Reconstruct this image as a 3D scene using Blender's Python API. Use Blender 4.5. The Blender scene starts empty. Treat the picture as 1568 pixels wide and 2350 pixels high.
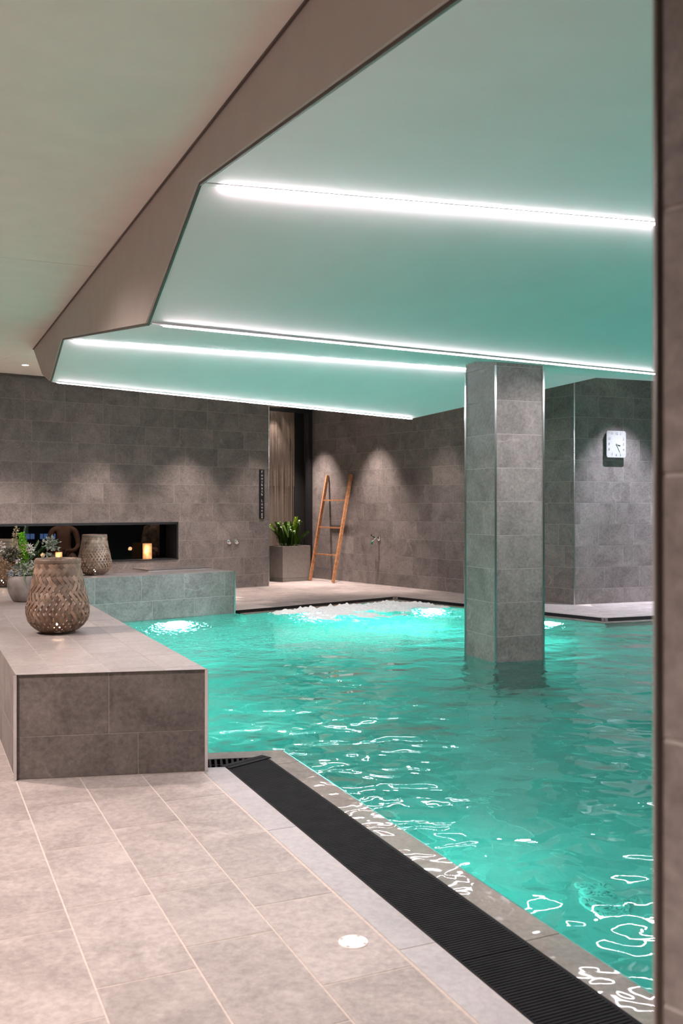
import bpy, bmesh, math, random
from mathutils import Vector, Matrix, noise
random.seed(7)
S = bpy.context.scene
COL = S.collection
V = Vector
CAMH = 1.38
# ------------------------------------------------------------------ camera, world, exposure
cd = bpy.data.cameras.new('camera')
cam = bpy.data.objects.new('camera', cd); COL.objects.link(cam)
cam.location = (0, 0, CAMH); cam.rotation_euler = (math.pi/2, 0, 0)
cd.sensor_fit = 'VERTICAL'; cd.sensor_height = 36.0; cd.lens = 36.0*2200/2350
cd.shift_y = -15/2350
cd.clip_start = 0.05
cd.dof.use_dof = True; cd.dof.focus_distance = 8.0; cd.dof.aperture_fstop = 5.0
S.camera = cam
w = bpy.data.worlds.new('world'); S.world = w; w.use_nodes = True
w.node_tree.nodes['Background'].inputs[0].default_value = (0.62, 0.64, 0.68, 1)
w.node_tree.nodes['Background'].inputs[1].default_value = 0.05
S.view_settings.view_transform = 'Standard'
S.view_settings.look = 'None'
S.view_settings.gamma = 1.0
S.view_settings.exposure = 0.7
S.view_settings.use_curve_mapping = False
cy = S.cycles
cy.use_denoising = True
cy.max_bounces = 6; cy.diffuse_bounces = 3; cy.glossy_bounces = 3; cy.transmission_bounces = 4
cy.use_adaptive_sampling = True; cy.adaptive_threshold = 0.05
cy.caustics_reflective = False; cy.caustics_refractive = True
cy.blur_glossy = 1.0
cy.sample_clamp_indirect = 4.0

WARM = (1.0, 0.83, 0.765)
NEUT = (1.0, 0.90, 0.85)
COOL = (0.84, 0.85, 1.0)
POOLC = (0.15, 1.0, 0.87)

# ------------------------------------------------------------------ directions of the plan
def D(deg): return V((math.cos(math.radians(deg)), math.sin(math.radians(deg)), 0))
U37, V37 = D(37.5), D(127.5)
N24, A24 = D(24.2), D(114.2)
UP = V((0, 0, 1))
def NA(n, a, z=0.0):
    p = N24*n + A24*a
    return V((p.x, p.y, z))

# ------------------------------------------------------------------ materials
MATS = {}
def new_mat(name):
    m = bpy.data.materials.new(name); m.use_nodes = True
    nt = m.node_tree
    b = nt.nodes['Principled BSDF']
    return m, nt, b
def plain(name, col, rough=0.5, metal=0.0, emit=None, es=0.0, noise_amt=0.06, nscale=30.0, bump=0.0, trans=0.0, coat=0.0):
    if name in MATS: return MATS[name]
    m, nt, b = new_mat(name)
    b.inputs['Roughness'].default_value = rough
    b.inputs['Metallic'].default_value = metal
    b.inputs['Base Color'].default_value = (*col, 1)
    b.inputs['Coat Weight'].default_value = coat
    if noise_amt > 0:
        g = nt.nodes.new('ShaderNodeTexCoord')
        n = nt.nodes.new('ShaderNodeTexNoise'); n.inputs['Scale'].default_value = nscale; n.inputs['Detail'].default_value = 4
        nt.links.new(g.outputs['Object'], n.inputs['Vector'])
        r = nt.nodes.new('ShaderNodeValToRGB')
        r.color_ramp.elements[0].color = (*[c*(1-noise_amt*2) for c in col], 1)
        r.color_ramp.elements[1].color = (*[min(1, c*(1+noise_amt*2)) for c in col], 1)
        r.color_ramp.elements[0].position = 0.3; r.color_ramp.elements[1].position = 0.7
        nt.links.new(n.outputs['Fac'], r.inputs['Fac'])
        nt.links.new(r.outputs['Color'], b.inputs['Base Color'])
        if bump > 0:
            bp = nt.nodes.new('ShaderNodeBump'); bp.inputs['Strength'].default_value = 1; bp.inputs['Distance'].default_value = bump
            nt.links.new(n.outputs['Fac'], bp.inputs['Height']); nt.links.new(bp.outputs['Normal'], b.inputs['Normal'])
    if emit:
        b.inputs['Emission Color'].default_value = (*emit, 1); b.inputs['Emission Strength'].default_value = es
    MATS[name] = m
    return m

def slate(name, dark, light, rough=0.45, bump=0.004, vary=0.22, vein=0.25, stretch=(1, 1, 1), spec=0.35, c0=.38, c1=.63):
    m, nt, b = new_mat(name)
    L = nt.links.new
    geo = nt.nodes.new('ShaderNodeNewGeometry'); oi = nt.nodes.new('ShaderNodeObjectInfo')
    mul = nt.nodes.new('ShaderNodeVectorMath'); mul.operation = 'SCALE'; mul.inputs[0].default_value = (37.3, 91.7, 53.1)
    L(oi.outputs['Random'], mul.inputs['Scale'])
    add = nt.nodes.new('ShaderNodeVectorMath'); add.operation = 'ADD'
    L(geo.outputs['Position'], add.inputs[0]); L(mul.outputs[0], add.inputs[1])
    mp = nt.nodes.new('ShaderNodeMapping'); mp.inputs['Scale'].default_value = stretch
    L(add.outputs[0], mp.inputs['Vector'])
    n1 = nt.nodes.new('ShaderNodeTexNoise'); n1.inputs['Scale'].default_value = 3.2; n1.inputs['Detail'].default_value = 5; n1.inputs['Roughness'].default_value = 0.66; n1.inputs['Distortion'].default_value = 0.7
    n2 = nt.nodes.new('ShaderNodeTexNoise'); n2.inputs['Scale'].default_value = 38; n2.inputs['Detail'].default_value = 3; n2.inputs['Roughness'].default_value = 0.7
    n3 = nt.nodes.new('ShaderNodeTexNoise'); n3.inputs['Scale'].default_value = 1.3; n3.inputs['Detail'].default_value = 4; n3.inputs['Distortion'].default_value = 0.2; n3.inputs['Roughness'].default_value = .45
    for n in (n1, n2, n3): L(mp.outputs[0], n.inputs['Vector'])
    mx = nt.nodes.new('ShaderNodeMath'); mx.operation = 'MULTIPLY_ADD'; mx.inputs[1].default_value = 0.45
    L(n2.outputs['Fac'], mx.inputs[0])
    sc = nt.nodes.new('ShaderNodeMath'); sc.operation = 'MULTIPLY'; sc.inputs[1].default_value = 0.55
    L(n1.outputs['Fac'], sc.inputs[0]); L(sc.outputs[0], mx.inputs[2])
    r = nt.nodes.new('ShaderNodeValToRGB')
    r.color_ramp.elements[0].position = c0; r.color_ramp.elements[1].position = c1
    r.color_ramp.elements[0].color = (*dark, 1); r.color_ramp.elements[1].color = (*light, 1)
    L(mx.outputs[0], r.inputs['Fac'])
    # pale cleft lines of the slate print
    ab = nt.nodes.new('ShaderNodeMath'); ab.operation = 'SUBTRACT'; ab.inputs[1].default_value = 0.5
    L(n3.outputs['Fac'], ab.inputs[0])
    ab2 = nt.nodes.new('ShaderNodeMath'); ab2.operation = 'ABSOLUTE'; L(ab.outputs[0], ab2.inputs[0])
    mr = nt.nodes.new('ShaderNodeMapRange'); mr.inputs['From Min'].default_value = 0.0; mr.inputs['From Max'].default_value = 0.009
    mr.inputs['To Min'].default_value = vein; mr.inputs['To Max'].default_value = 0.0
    n4 = nt.nodes.new('ShaderNodeTexNoise'); n4.inputs['Scale'].default_value = 2.6; n4.inputs['Detail'].default_value = 1
    L(mp.outputs[0], n4.inputs['Vector'])
    mk = nt.nodes.new('ShaderNodeMapRange'); mk.inputs['From Min'].default_value = .54; mk.inputs['From Max'].default_value = .64
    L(n4.outputs['Fac'], mk.inputs['Value'])
    mm = nt.nodes.new('ShaderNodeMath'); mm.operation = 'MULTIPLY'
    L(ab2.outputs[0], mr.inputs['Value'])
    mixv = nt.nodes.new('ShaderNodeMix'); mixv.data_type = 'RGBA'
    mixv.inputs[7].default_value = (*[min(1, c*1.5) for c in light], 1)
    L(mr.outputs[0], mm.inputs[0]); L(mk.outputs[0], mm.inputs[1]); L(mm.outputs[0], mixv.inputs[0]); L(r.outputs['Color'], mixv.inputs[6])
    # every tile its own shade
    vr = nt.nodes.new('ShaderNodeMapRange'); vr.inputs['To Min'].default_value = 1-vary; vr.inputs['To Max'].default_value = 1+vary
    L(oi.outputs['Random'], vr.inputs['Value'])
    vm = nt.nodes.new('ShaderNodeVectorMath'); vm.operation = 'SCALE'
    L(mixv.outputs[2], vm.inputs[0]); L(vr.outputs[0], vm.inputs['Scale'])
    L(vm.outputs[0], b.inputs['Base Color'])
    b.inputs['Roughness'].default_value = rough
    b.inputs['Specular IOR Level'].default_value = spec
    bp = nt.nodes.new('ShaderNodeBump'); bp.inputs['Strength'].default_value = 0.8; bp.inputs['Distance'].default_value = bump
    L(mx.outputs[0], bp.inputs['Height']); L(bp.outputs['Normal'], b.inputs['Normal'])
    MATS[name] = m
    return m

M_wall = slate('slate_wall_tile', (0.120, 0.104, 0.098), (0.240, 0.212, 0.200), vary=0.11, vein=.4)
M_floor = slate('slate_floor_tile', (0.235, 0.203, 0.192), (0.405, 0.355, 0.335), vary=0.09, vein=0.15, bump=0.002, rough=0.5)
M_bench = slate('slate_bench_tile', (0.20, 0.172, 0.162), (0.30, 0.262, 0.248), vary=0.10, vein=0.15, bump=0.002)
M_border = slate('slate_border_stone', (0.27, 0.25, 0.25), (0.38, 0.355, 0.355), vary=0.08, rough=0.3, bump=0.002)
M_lip = slate('wet_lip_stone', (0.15, 0.130, 0.112), (0.25, 0.222, 0.195), vary=0.10, rough=0.5, bump=0.002, spec=0.3)
def wet_film(m):
    nt = m.node_tree; b = nt.nodes['Principled BSDF']; L = nt.links.new
    b.inputs['Coat Weight'].default_value = 1.0; b.inputs['Coat Roughness'].default_value = .03; b.inputs['Coat IOR'].default_value = 1.33
    geo = nt.nodes.new('ShaderNodeNewGeometry'); h = None
    for sc_, am in ((3.5, .010), (10.0, .003)):
        t = nt.nodes.new('ShaderNodeTexNoise'); t.inputs['Scale'].default_value = sc_; t.inputs['Detail'].default_value = 1; t.inputs['Distortion'].default_value = .4
        L(geo.outputs['Position'], t.inputs['Vector'])
        q = nt.nodes.new('ShaderNodeMath'); q.operation = 'MULTIPLY_ADD'; q.inputs[1].default_value = am; q.inputs[2].default_value = 0
        L(t.outputs['Fac'], q.inputs[0])
        if h: L(h, q.inputs[2])
        h = q.outputs[0]
    bp = nt.nodes.new('ShaderNodeBump'); bp.inputs['Distance'].default_value = 1.0
    L(h, bp.inputs['Height']); L(bp.outputs['Normal'], b.inputs['Coat Normal'])
wet_film(M_lip)
M_pool = slate('pool_liner_tile', (0.42, 0.47, 0.46), (0.55, 0.60, 0.58), vary=0.10, vein=0.1, bump=0.001)
M_grout = plain('grout', (0.34, 0.31, 0.29), 0.85, nscale=60)
M_groutf = plain('floor_grout', (0.50, 0.43, 0.39), 0.85, nscale=60)
M_groutp = plain('pool_grout', (0.72, 0.75, 0.72), 0.8, nscale=60)
M_chrome = plain('brushed_steel', (0.72, 0.72, 0.74), 0.22, 1.0, noise_amt=0.02)
M_chromep = plain('chrome', (0.8, 0.8, 0.82), 0.08, 1.0, noise_amt=0.0)
M_black = plain('black_frame', (0.012, 0.012, 0.014), 0.4, noise_amt=0.02)
M_grate = plain('black_plastic_grating', (0.009, 0.009, 0.010), 0.6, noise_amt=0.15, nscale=12)
M_grate.node_tree.nodes['Principled BSDF'].inputs['Specular IOR Level'].default_value = .06
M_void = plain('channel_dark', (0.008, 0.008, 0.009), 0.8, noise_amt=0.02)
M_ceil = plain('satin_ceiling_membrane', (0.88, 0.81, 0.83), 0.6, noise_amt=0.01, nscale=3)
M_ceil2 = plain('painted_ceiling', (0.86, 0.80, 0.74), 0.7, noise_amt=0.015, nscale=4)
M_fascia = plain('painted_fascia', (0.60, 0.53, 0.50), 0.7, noise_amt=0.015, nscale=6)
M_bronze = plain('dark_bronze_profile', (0.12, 0.095, 0.085), 0.4, 0.4, noise_amt=0.03)
M_led = plain('led_diffuser', (0.9, 0.9, 0.9), 0.5, emit=(1.0, 0.885, 0.925), es=90.0, noise_amt=0)
M_white = plain('white_enamel', (0.82, 0.82, 0.80), 0.35, noise_amt=0.02)
M_lamp = plain('lamp_lens', (0.9, 0.9, 0.9), 0.4, emit=(1.0, 0.86, 0.76), es=25.0, noise_amt=0)
M_poollens = plain('pool_lamp_lens', (0.9, 0.95, 0.95), 0.3, emit=(0.75, 1.0, 0.95), es=70.0, noise_amt=0)

# ------------------------------------------------------------------ mesh helpers
def tag(o, label=None, cat=None, group=None, kind=None):
    if label: o['label'] = label
    if cat: o['category'] = cat
    if group: o['group'] = group
    if kind: o['kind'] = kind
    return o
def mesh_obj(name, verts, faces, mat, parent=None, smooth=False):
    me = bpy.data.meshes.new(name)
    me.from_pydata([tuple(v) for v in verts], [], faces)
    me.materials.append(mat)
    if smooth:
        for p in me.polygons: p.use_smooth = True
    me.update()
    o = bpy.data.objects.new(name, me); COL.objects.link(o)
    if parent: o.parent = parent
    return o
def bm_obj(name, bm, mat, parent=None, smooth=False, recalc=True):
    if recalc: bmesh.ops.recalc_face_normals(bm, faces=bm.faces)
    me = bpy.data.meshes.new(name); bm.to_mesh(me); bm.free()
    me.materials.append(mat)
    if smooth:
        for p in me.polygons: p.use_smooth = True
    o = bpy.data.objects.new(name, me); COL.objects.link(o)
    if parent: o.parent = parent
    return o
def empty(name, loc, rz=0):
    o = bpy.data.objects.new(name, None); COL.objects.link(o)
    o.empty_display_size = 0.05
    o.location = loc; o.rotation_euler = (0, 0, rz)
    return o
def bm_box(bm, c, ex, ey, ez, sx, sy, sz):
    """box centred at c, full sizes sx,sy,sz along unit axes ex,ey,ez"""
    c = V(c); vs = []
    for i in (-.5, .5):
        for j in (-.5, .5):
            for k in (-.5, .5):
                vs.append(bm.verts.new(c + ex*(i*sx) + ey*(j*sy) + ez*(k*sz)))
    for f in ((0, 1, 3, 2), (4, 6, 7, 5), (0, 4, 5, 1), (2, 3, 7, 6), (0, 2, 6, 4), (1, 5, 7, 3)):
        bm.faces.new([vs[i] for i in f])
X, Y = V((1, 0, 0)), V((0, 1, 0))
def bar(bm, p, q, w, h, up=UP):
    p, q = V(p), V(q); d = (q-p); L = d.length; d = d/L
    s = d.cross(up)
    if s.length < 1e-4: s = d.cross(X)
    s.normalize(); u = s.cross(d)
    bm_box(bm, (p+q)/2, d, s, u, L, w, h)
def prism(bm, pts, z0, z1):
    """vertical prism on plan polygon"""
    b = [bm.verts.new((p[0], p[1], z0)) for p in pts]; t = [bm.verts.new((p[0], p[1], z1)) for p in pts]
    n = len(pts)
    bm.faces.new(t); bm.faces.new(b[::-1])
    for i in range(n):
        j = (i+1) % n
        bm.faces.new((b[i], b[j], t[j], t[i]))
def tube(bm, pts, rads, seg=8, cap=True):
    rings = []
    pts = [V(p) for p in pts]
    for i, p in enumerate(pts):
        d = (pts[min(i+1, len(pts)-1)] - pts[max(i-1, 0)]).normalized()
        s = d.cross(UP)
        if s.length < 1e-3: s = d.cross(X)
        s.normalize(); u = s.cross(d)
        r = rads[i] if isinstance(rads, (list, tuple)) else rads
        rings.append([bm.verts.new(p + s*(r*math.cos(2*math.pi*k/seg)) + u*(r*math.sin(2*math.pi*k/seg))) for k in range(seg)])
    for a, b in zip(rings, rings[1:]):
        for k in range(seg):
            bm.faces.new((a[k], a[(k+1) % seg], b[(k+1) % seg], b[k]))
    if cap:
        bm.faces.new(rings[0][::-1]); bm.faces.new(rings[-1])
def lathe(bm, prof, seg=32, c=(0, 0, 0), cap_bottom=True, cap_top=False):
    rings = []
    for r, z in prof:
        rings.append([bm.verts.new((c[0]+r*math.cos(2*math.pi*k/seg), c[1]+r*math.sin(2*math.pi*k/seg), c[2]+z)) for k in range(seg)])
    for a, b in zip(rings, rings[1:]):
        for k in range(seg):
            bm.faces.new((a[k], a[(k+1) % seg], b[(k+1) % seg], b[k]))
    if cap_bottom: bm.faces.new(rings[0][::-1])
    if cap_top: bm.faces.new(rings[-1])

# ------------------------------------------------------------------ tiles: one object each, sharing mesh data
TILE_MESH = {}
def tile_mesh(w, h, t, mat):
    key = (round(w, 3), round(h, 3), t, mat.name)
    if key in TILE_MESH: return TILE_MESH[key]
    e = 0.0008
    a, b = w/2, h/2
    vs = [(-a, -b, 0), (a, -b, 0), (a, b, 0), (-a, b, 0), (-a, -b, t-e), (a, -b, t-e), (a, b, t-e), (-a, b, t-e),
          (-a+e, -b+e, t), (a-e, -b+e, t), (a-e, b-e, t), (-a+e, b-e, t)]
    fs = [(8, 9, 10, 11)]
    for i in range(4):
        j = (i+1) % 4
        fs.append((i, j, 4+j, 4+i)); fs.append((4+i, 4+j, 8+j, 8+i))
    me = bpy.data.meshes.new('tile'); me.from_pydata(vs, [], fs); me.materials.append(mat); me.update()
    TILE_MESH[key] = me
    return me
def add_tile(parent, c, ex, ey, w, h, t, mat):
    o = bpy.data.objects.new('tile', tile_mesh(w, h, t, mat)); COL.objects.link(o)
    ez = ex.cross(ey)
    m = Matrix(((ex.x, ey.x, ez.x, c[0]), (ex.y, ey.y, ez.y, c[1]), (ex.z, ey.z, ez.z, c[2]), (0, 0, 0, 1)))
    o.parent = parent
    o.matrix_basis = parent.matrix_world.inverted() @ m if parent.type == 'EMPTY' else m
    return o
T = 0.0013; GAP = 0.004
def courses(z0, z1, first=0.215, step=0.3):
    zs = [z0]; k = 0
    while first+step*k < z1-0.02:
        if first+step*k > z0+0.02: zs.append(first+step*k)
        k += 1
    zs.append(z1)
    return list(zip(zs, zs[1:]))
def wall_tiles(parent, P, u, L, z0, z1, mat, holes=(), offs=None, tl=0.6, smin=0.0, first=0.215, gap=GAP):
    """tiles on the vertical plane through P, running along u; outward normal = u x up"""
    P = V((P[0], P[1], 0))
    for ri, (za, zb) in enumerate(courses(z0, z1, first)):
        off = offs[ri % len(offs)] if offs else random.choice((0.0, .1, .2, .3, .4, .5))
        cuts = [smin]; s = off
        while s < L-0.03:
            if s > smin+0.03: cuts.append(s)
            s += tl
        cuts.append(L)
        for a, b in zip(cuts, cuts[1:]):
            segs = [(a, b)]
            for (h0, h1, hz0, hz1) in holes:
                if zb <= hz0+0.01 or za >= hz1-0.01: continue
                ns = []
                for (p, q) in segs:
                    if q <= h0 or p >= h1: ns.append((p, q)); continue
                    if p < h0: ns.append((p, h0))
                    if q > h1: ns.append((h1, q))
                segs = ns
            for p, q in segs:
                if q-p < 0.03: continue
                c = P + u*((p+q)/2) + UP*((za+zb)/2)
                add_tile(parent, c, u, UP, q-p-gap, zb-za-gap, T, mat)
def clip_poly(poly, hp):
    """clip plan polygon by half planes (nx,ny,d): keep nx*x+ny*y<=d"""
    for nx, ny, d in hp:
        out = []
        for i in range(len(poly)):
            p, q = poly[i], poly[(i+1) % len(poly)]
            fp, fq = nx*p[0]+ny*p[1]-d, nx*q[0]+ny*q[1]-d
            if fp <= 0: out.append(p)
            if fp*fq < 0:
                t = fp/(fp-fq); out.append((p[0]+(q[0]-p[0])*t, p[1]+(q[1]-p[1])*t))
        poly = out
        if len(poly) < 3: return []
    return poly
def area(poly):
    return abs(sum(poly[i][0]*poly[(i+1) % len(poly)][1]-poly[(i+1) % len(poly)][0]*poly[i][1] for i in range(len(poly))))/2
def flat_tile(parent, O, ex, ey, x0, x1, y0, y1, z, mat, hp=(), gap=GAP, t=T):
    """tile lying on a horizontal surface with its top at z, clipped by half planes"""
    g = gap/2
    cs = [(x0+g, y0+g), (x1-g, y0+g), (x1-g, y1-g), (x0+g, y1-g)]
    pw = [(O.x+ex.x*a+ey.x*b, O.y+ex.y*a+ey.y*b) for a, b in cs]
    cp = clip_poly(pw, hp) if hp else pw
    if len(cp) < 3 or area(cp) < 0.004: return
    if abs(area(cp)-area(pw)) < 1e-5:
        c = O + ex*((x0+x1)/2) + ey*((y0+y1)/2)
        return add_tile(parent, (c.x, c.y, z-t), ex, ey, x1-x0-gap, y1-y0-gap, t, mat)
    bm = bmesh.new(); cx = sum(p[0] for p in cp)/len(cp); cyy = sum(p[1] for p in cp)/len(cp)
    prism(bm, [(p[0]-cx, p[1]-cyy) for p in cp], -t, 0)
    o = bm_obj('tile', bm, mat, parent)
    o.matrix_basis = Matrix.Translation((cx, cyy, z))
    if parent.type == 'EMPTY': o.matrix_basis = parent.matrix_world.inverted() @ o.matrix_basis
    return o
def hp_left(p, q):
    """half plane to the left of the directed line p->q"""
    dx, dy = q[0]-p[0], q[1]-p[1]
    nx, ny = dy, -dx
    return (nx, ny, nx*p[0]+ny*p[1])
TRIM = [0]
def trim_edge(p, q, mat=M_chrome, wd=0.014, label=None, up=UP, h=None):
    TRIM[0] += 1
    bm = bmesh.new(); bar(bm, p, q, wd, h or wd, up)
    o = bm_obj('trim_%d' % TRIM[0], bm, mat)
    return tag(o, label, 'trim', None, 'structure')

# ------------------------------------------------------------------ key plan points (floor z = 0)
R0 = V((-0.702, 4.985, 0)); L0 = V((-1.6385, 4.82, 0))       # end face of the front bench
K = V((-1.38, 12.42, 0))                                      # pool corner of the rear bench
W0 = V((-1.246, 16.41, 0))                                    # end of the left wall
V0 = V((-0.58, 18.31, 0))                                     # start of the back wall
C0 = V((3.24, 13.33, 0))                                      # corner by the clock
G1 = V((-0.6146, 5.06, 0)); G2 = V((-0.4128, 5.28, 0)); CL = V((-0.33, 5.45, 0))
E9 = D(8.8)
B1 = V((0.82, 14.55, 0)); B2 = V((3.229, 11.77, 0))
def isect(p, d, q, e):
    den = d.x*e.y-d.y*e.x
    t = ((q.x-p.x)*e.y-(q.y-p.y)*e.x)/den
    return V((p.x+d.x*t, p.y+d.y*t, 0))
I0 = isect(R0, A24, K, U37)                                   # inner corner of the benches
WZ = -0.02                                                    # water level
PZ = -1.25                                                    # pool floor
BT = 0.53                                                     # bench top
n_edge = (1.373, 1.513, 1.783, 1.925)

# ------------------------------------------------------------------ back pool edge polyline and its offsets
Dl = (B1-V((-1.295, 12.72, 0))).normalized(); Dr = (B2-B1).normalized(); D3 = D(20)
def back_line(off):
    nl = V((Dl.y, -Dl.x, 0)); nr = V((Dr.y, -Dr.x, 0)); n3 = V((D3.y, -D3.x, 0))
    pl, pr, p3 = B1+nl*off, B1+nr*off, B2+n3*off
    a = isect(pl, Dl, K, V37)      # meets the bench end line
    b = isect(pl, Dl, pr, Dr); c = isect(pr, Dr, p3, D3)
    d = c + D3*4.2
    return [a, b, c, d]
BO, BG, BW = back_line(0), back_line(0.30), back_line(0.42)

# ------------------------------------------------------------------ floor of the near deck
BX = isect(G1, E9, R0, A24)
slab = [NA(-5.5, -4), NA(n_edge[1], -4), G1, BX, I0, K, BO[0], W0+V37*2.6, NA(-5.5, 14)]
bm = bmesh.new(); prism(bm, [(p.x, p.y) for p in slab], -0.3, -T)
floor = bm_obj('floor', bm, M_groutf); tag(floor, 'stone tiled pool deck floor with pale grout', 'floor', kind='structure')
front = hp_left((L0.x, L0.y), (R0.x, R0.y)); front = (-front[0], -front[1], -front[2])
left_of_bench = None
O0 = V((0, 0, 0))
cols = [1.373-0.298]
ns = [n_edge[0]+0.002, 1.078, 0.782, 0.482, 0.182, -0.118, -0.418, -0.718, -1.018]
start = {0: 3.38-.25, 1: 2.93, 2: 2.785, 3: 3.217, 4: 2.9, 5: 3.1, 6: 2.8, 7: 3.0}
start2 = {0: 3.38+.44, 1: 4.126, 2: 3.972, 3: 3.81, 4: 4.1, 5: 3.6, 6: 3.9, 7: 4.05}
for i, (nb, na) in enumerate(zip(ns, ns[1:])):
    cuts = [3.38]
    a = start[i]
    while a > 0.4: cuts.append(a); a -= 0.595
    a = start2[i]
    while a > 3.38+0.6: a -= 0.595
    while a < 7.6: cuts.append(a); a += 0.595
    cuts = sorted(c for c in cuts)
    hp = [front] if i <= 2 else []
    for c0, c1 in zip(cuts, cuts[1:]):
        if c1-c0 < 0.05: continue
        flat_tile(floor, O0, N24, A24, na, nb, c0, c1, 0.0, M_floor, hp, gap=0.006)
# grey border stones next to the gutter
bord = [0.24, 1.44, 2.64, 3.84, 5.4]
endl = hp_left((G1.x, G1.y), (BX.x, BX.y))
endl = endl if endl[0]*0+endl[1]*0-endl[2] <= 0 else (-endl[0], -endl[1], -endl[2])
for c0, c1 in zip(bord, bord[1:]):
    o = flat_tile(floor, O0, N24, A24, n_edge[0]+0.008, n_edge[1], c0, c1, 0.0, M_border, [endl], gap=0.004)

# ------------------------------------------------------------------ back deck
BK = [BO[0], BO[1], BO[2], BO[3], BO[3]+V((0.3, 3.2, 0)), C0+V((.4, 1.0, 0)), V0+V((1.0, .6, 0)), V0+V((-.4, 1.2, 0)), W0+V37*2.6]
bm = bmesh.new(); prism(bm, [(p.x, p.y) for p in BK], -0.3, -T)
floor2 = bm_obj('floor_rear', bm, M_groutf); tag(floor2, 'stone tiled deck behind the pool', 'floor', kind='structure')
def hp_of(p, q): return hp_left((p.x, p.y), (q.x, q.y))
# region left of B1 diagonal and right of it, tiles follow the walls
mid_l = [hp_of(BO[0], BO[1]), (U37.x, U37.y, U37.dot(B1)), ]
h1 = hp_of(BO[0], BO[1])
h2 = hp_of(BO[1], BO[2])
h3 = hp_of(BO[2], BO[3])
Ov = V((W0.x, W0.y, 0))
wall_back_hp = hp_of(V0, C0); wall_back_hp = (-wall_back_hp[0], -wall_back_hp[1], -wall_back_hp[2])
clock_hp = hp_of(C0, C0+D(21)); clock_hp = (-clock_hp[0], -clock_hp[1], -clock_hp[2])
bis = hp_of(BO[1], BO[1]+V((0, 3, 0)))     # left of the corner B1
nbis = (-bis[0], -bis[1], -bis[2])
bis2 = hp_of(BO[2], BO[2]+V((0.25, 1.6, 0))); nbis2 = (-bis2[0], -bis2[1], -bis2[2])
for j in range(-14, 10):
    off = random.choice((0, .2, .4))
    for i in range(-2, 8):
        flat_tile(floor2, Ov, U37, V37, i*.6+off-.6, i*.6+off, j*.3, j*.3+.3, 0, M_floor, [h1, bis, wall_back_hp], gap=0.006)
for j in range(0, 9):
    off = random.choice((0, .2, .4))
    for i in range(-1, 13):
        s0 = i*.6+off-.6
        flat_tile(floor2, V((V0.x, V0.y, 0)), V((.6088, -.7934, 0)), V((.7934, .6088, 0)), s0, s0+.6, -.3*j-.3, -.3*j, 0, M_floor, [h2, nbis, bis2, wall_back_hp], gap=0.006)
for j in range(0, 8):
    off = random.choice((0, .2, .4))
    for i in range(-1, 8):
        s0 = i*.6+off-.6
        flat_tile(floor2, V((BO[2].x, BO[2].y, 0)), D3, V((-D3.y, D3.x, 0)), s0, s0+.6, .3*j, .3*j+.3, 0, M_floor, [h3, nbis2, clock_hp], gap=0.006)

# ------------------------------------------------------------------ pool basin
BL = isect(CL, E9, R0, A24)
FARR = V((7.2, BW[3].y, 0)); NEARR = V((7.2, -3.0, 0)); NEARP = NA(n_edge[3], -3.5)
LIPN = NA(n_edge[2]+.02, -3.5); LIPC = G2.lerp(CL, .14); LIPB = isect(LIPC, E9, R0, A24)
water_poly = [NEARP, CL, BL, I0, K, BW[0], BW[1], BW[2], BW[3], FARR, NEARR]
wp = [(p.x, p.y) for p in water_poly]
vs = [(x, y, PZ) for x, y in wp] + [(x, y, -0.03) for x, y in wp]
n = len(wp)
fs = [tuple(range(n))] + [((i+1) % n, i, n+i, n+(i+1) % n) for i in range(n)]
basin = mesh_obj('pool_basin', vs, fs, M_groutp)
tag(basin, 'tiled pool basin under the water', 'pool', kind='structure')
# pool floor tiles
hps = [hp_of(CL, NEARP)] 
hps = [(-N24.x, -N24.y, -n_edge[3])]
hb1 = hp_of(BW[0], BW[1]); hb1 = (-hb1[0], -hb1[1], -hb1[2])
hb2 = hp_of(BW[1], BW[2]); hb2 = (-hb2[0], -hb2[1], -hb2[2])
for i in range(0, 11):
    for j in range(-2, 22):
        n0 = n_edge[3]+i*.6; a0 = j*.6+.17
        c = NA(n0+.3, a0+.3)
        if c.x > 5.5 or c.y < 0.6 or c.y > 14.3: continue
        if c.x > .42*c.y+2.6: continue
        flat_tile(basin, O0, N24, A24, n0, n0+.6, a0, a0+.6, PZ+T, M_pool, [hb1, hb2], gap=0.012)
# pool walls: tile the visible far walls below the water
for p, q in ((K, I0), (BW[1], BW[0]), (BW[2], BW[1]), (CL, NEARP)):
    u = (p-q).normalized(); L = (p-q).length
    wall_tiles(basin, q, u, min(L, 6.5), PZ+.01, -0.03, M_pool, first=PZ+.3, gap=0.008)
# lip stones between gutter and water
lip = empty('pool_lip', (0, 0, 0)); tag(lip, 'wet brown stone lip along the near pool edge', 'pool edge', kind='structure')
lb = [-.6, 0.5, 1.4, 2.55, 3.69, 4.84]
mit = hp_of(CL, G2); mit = mit if mit[2] >= 0 else (-mit[0], -mit[1], -mit[2])
LIPZ = -0.010
for c0, c1 in zip(lb, lb[1:] + [6.0]):
    flat_tile(lip, O0, N24, A24, n_edge[2], n_edge[3], c0, c1, LIPZ, M_lip, [mit], t=0.30, gap=0.003)
LB2 = isect(G2, E9, R0, A24)
bm = bmesh.new(); prism(bm, [(p.x, p.y) for p in (LB2, G2, CL, BL)], LIPZ-.3, LIPZ)
bm_obj('lip_stone', bm, M_lip, lip)
lipb = empty('pool_lip_rear', (0, 0, 0)); tag(lipb, 'brown stone lip along the rear pool edge', 'pool edge', kind='structure')
for i in range(3):
    a, b, c, d = BG[i], BG[i+1], BW[i+1], BW[i]
    bm = bmesh.new(); prism(bm, [(p.x, p.y) for p in (a, b, c, d)], LIPZ-.3, LIPZ+.006)
    bm_obj('lip_stone', bm, M_lip, lipb)

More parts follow.
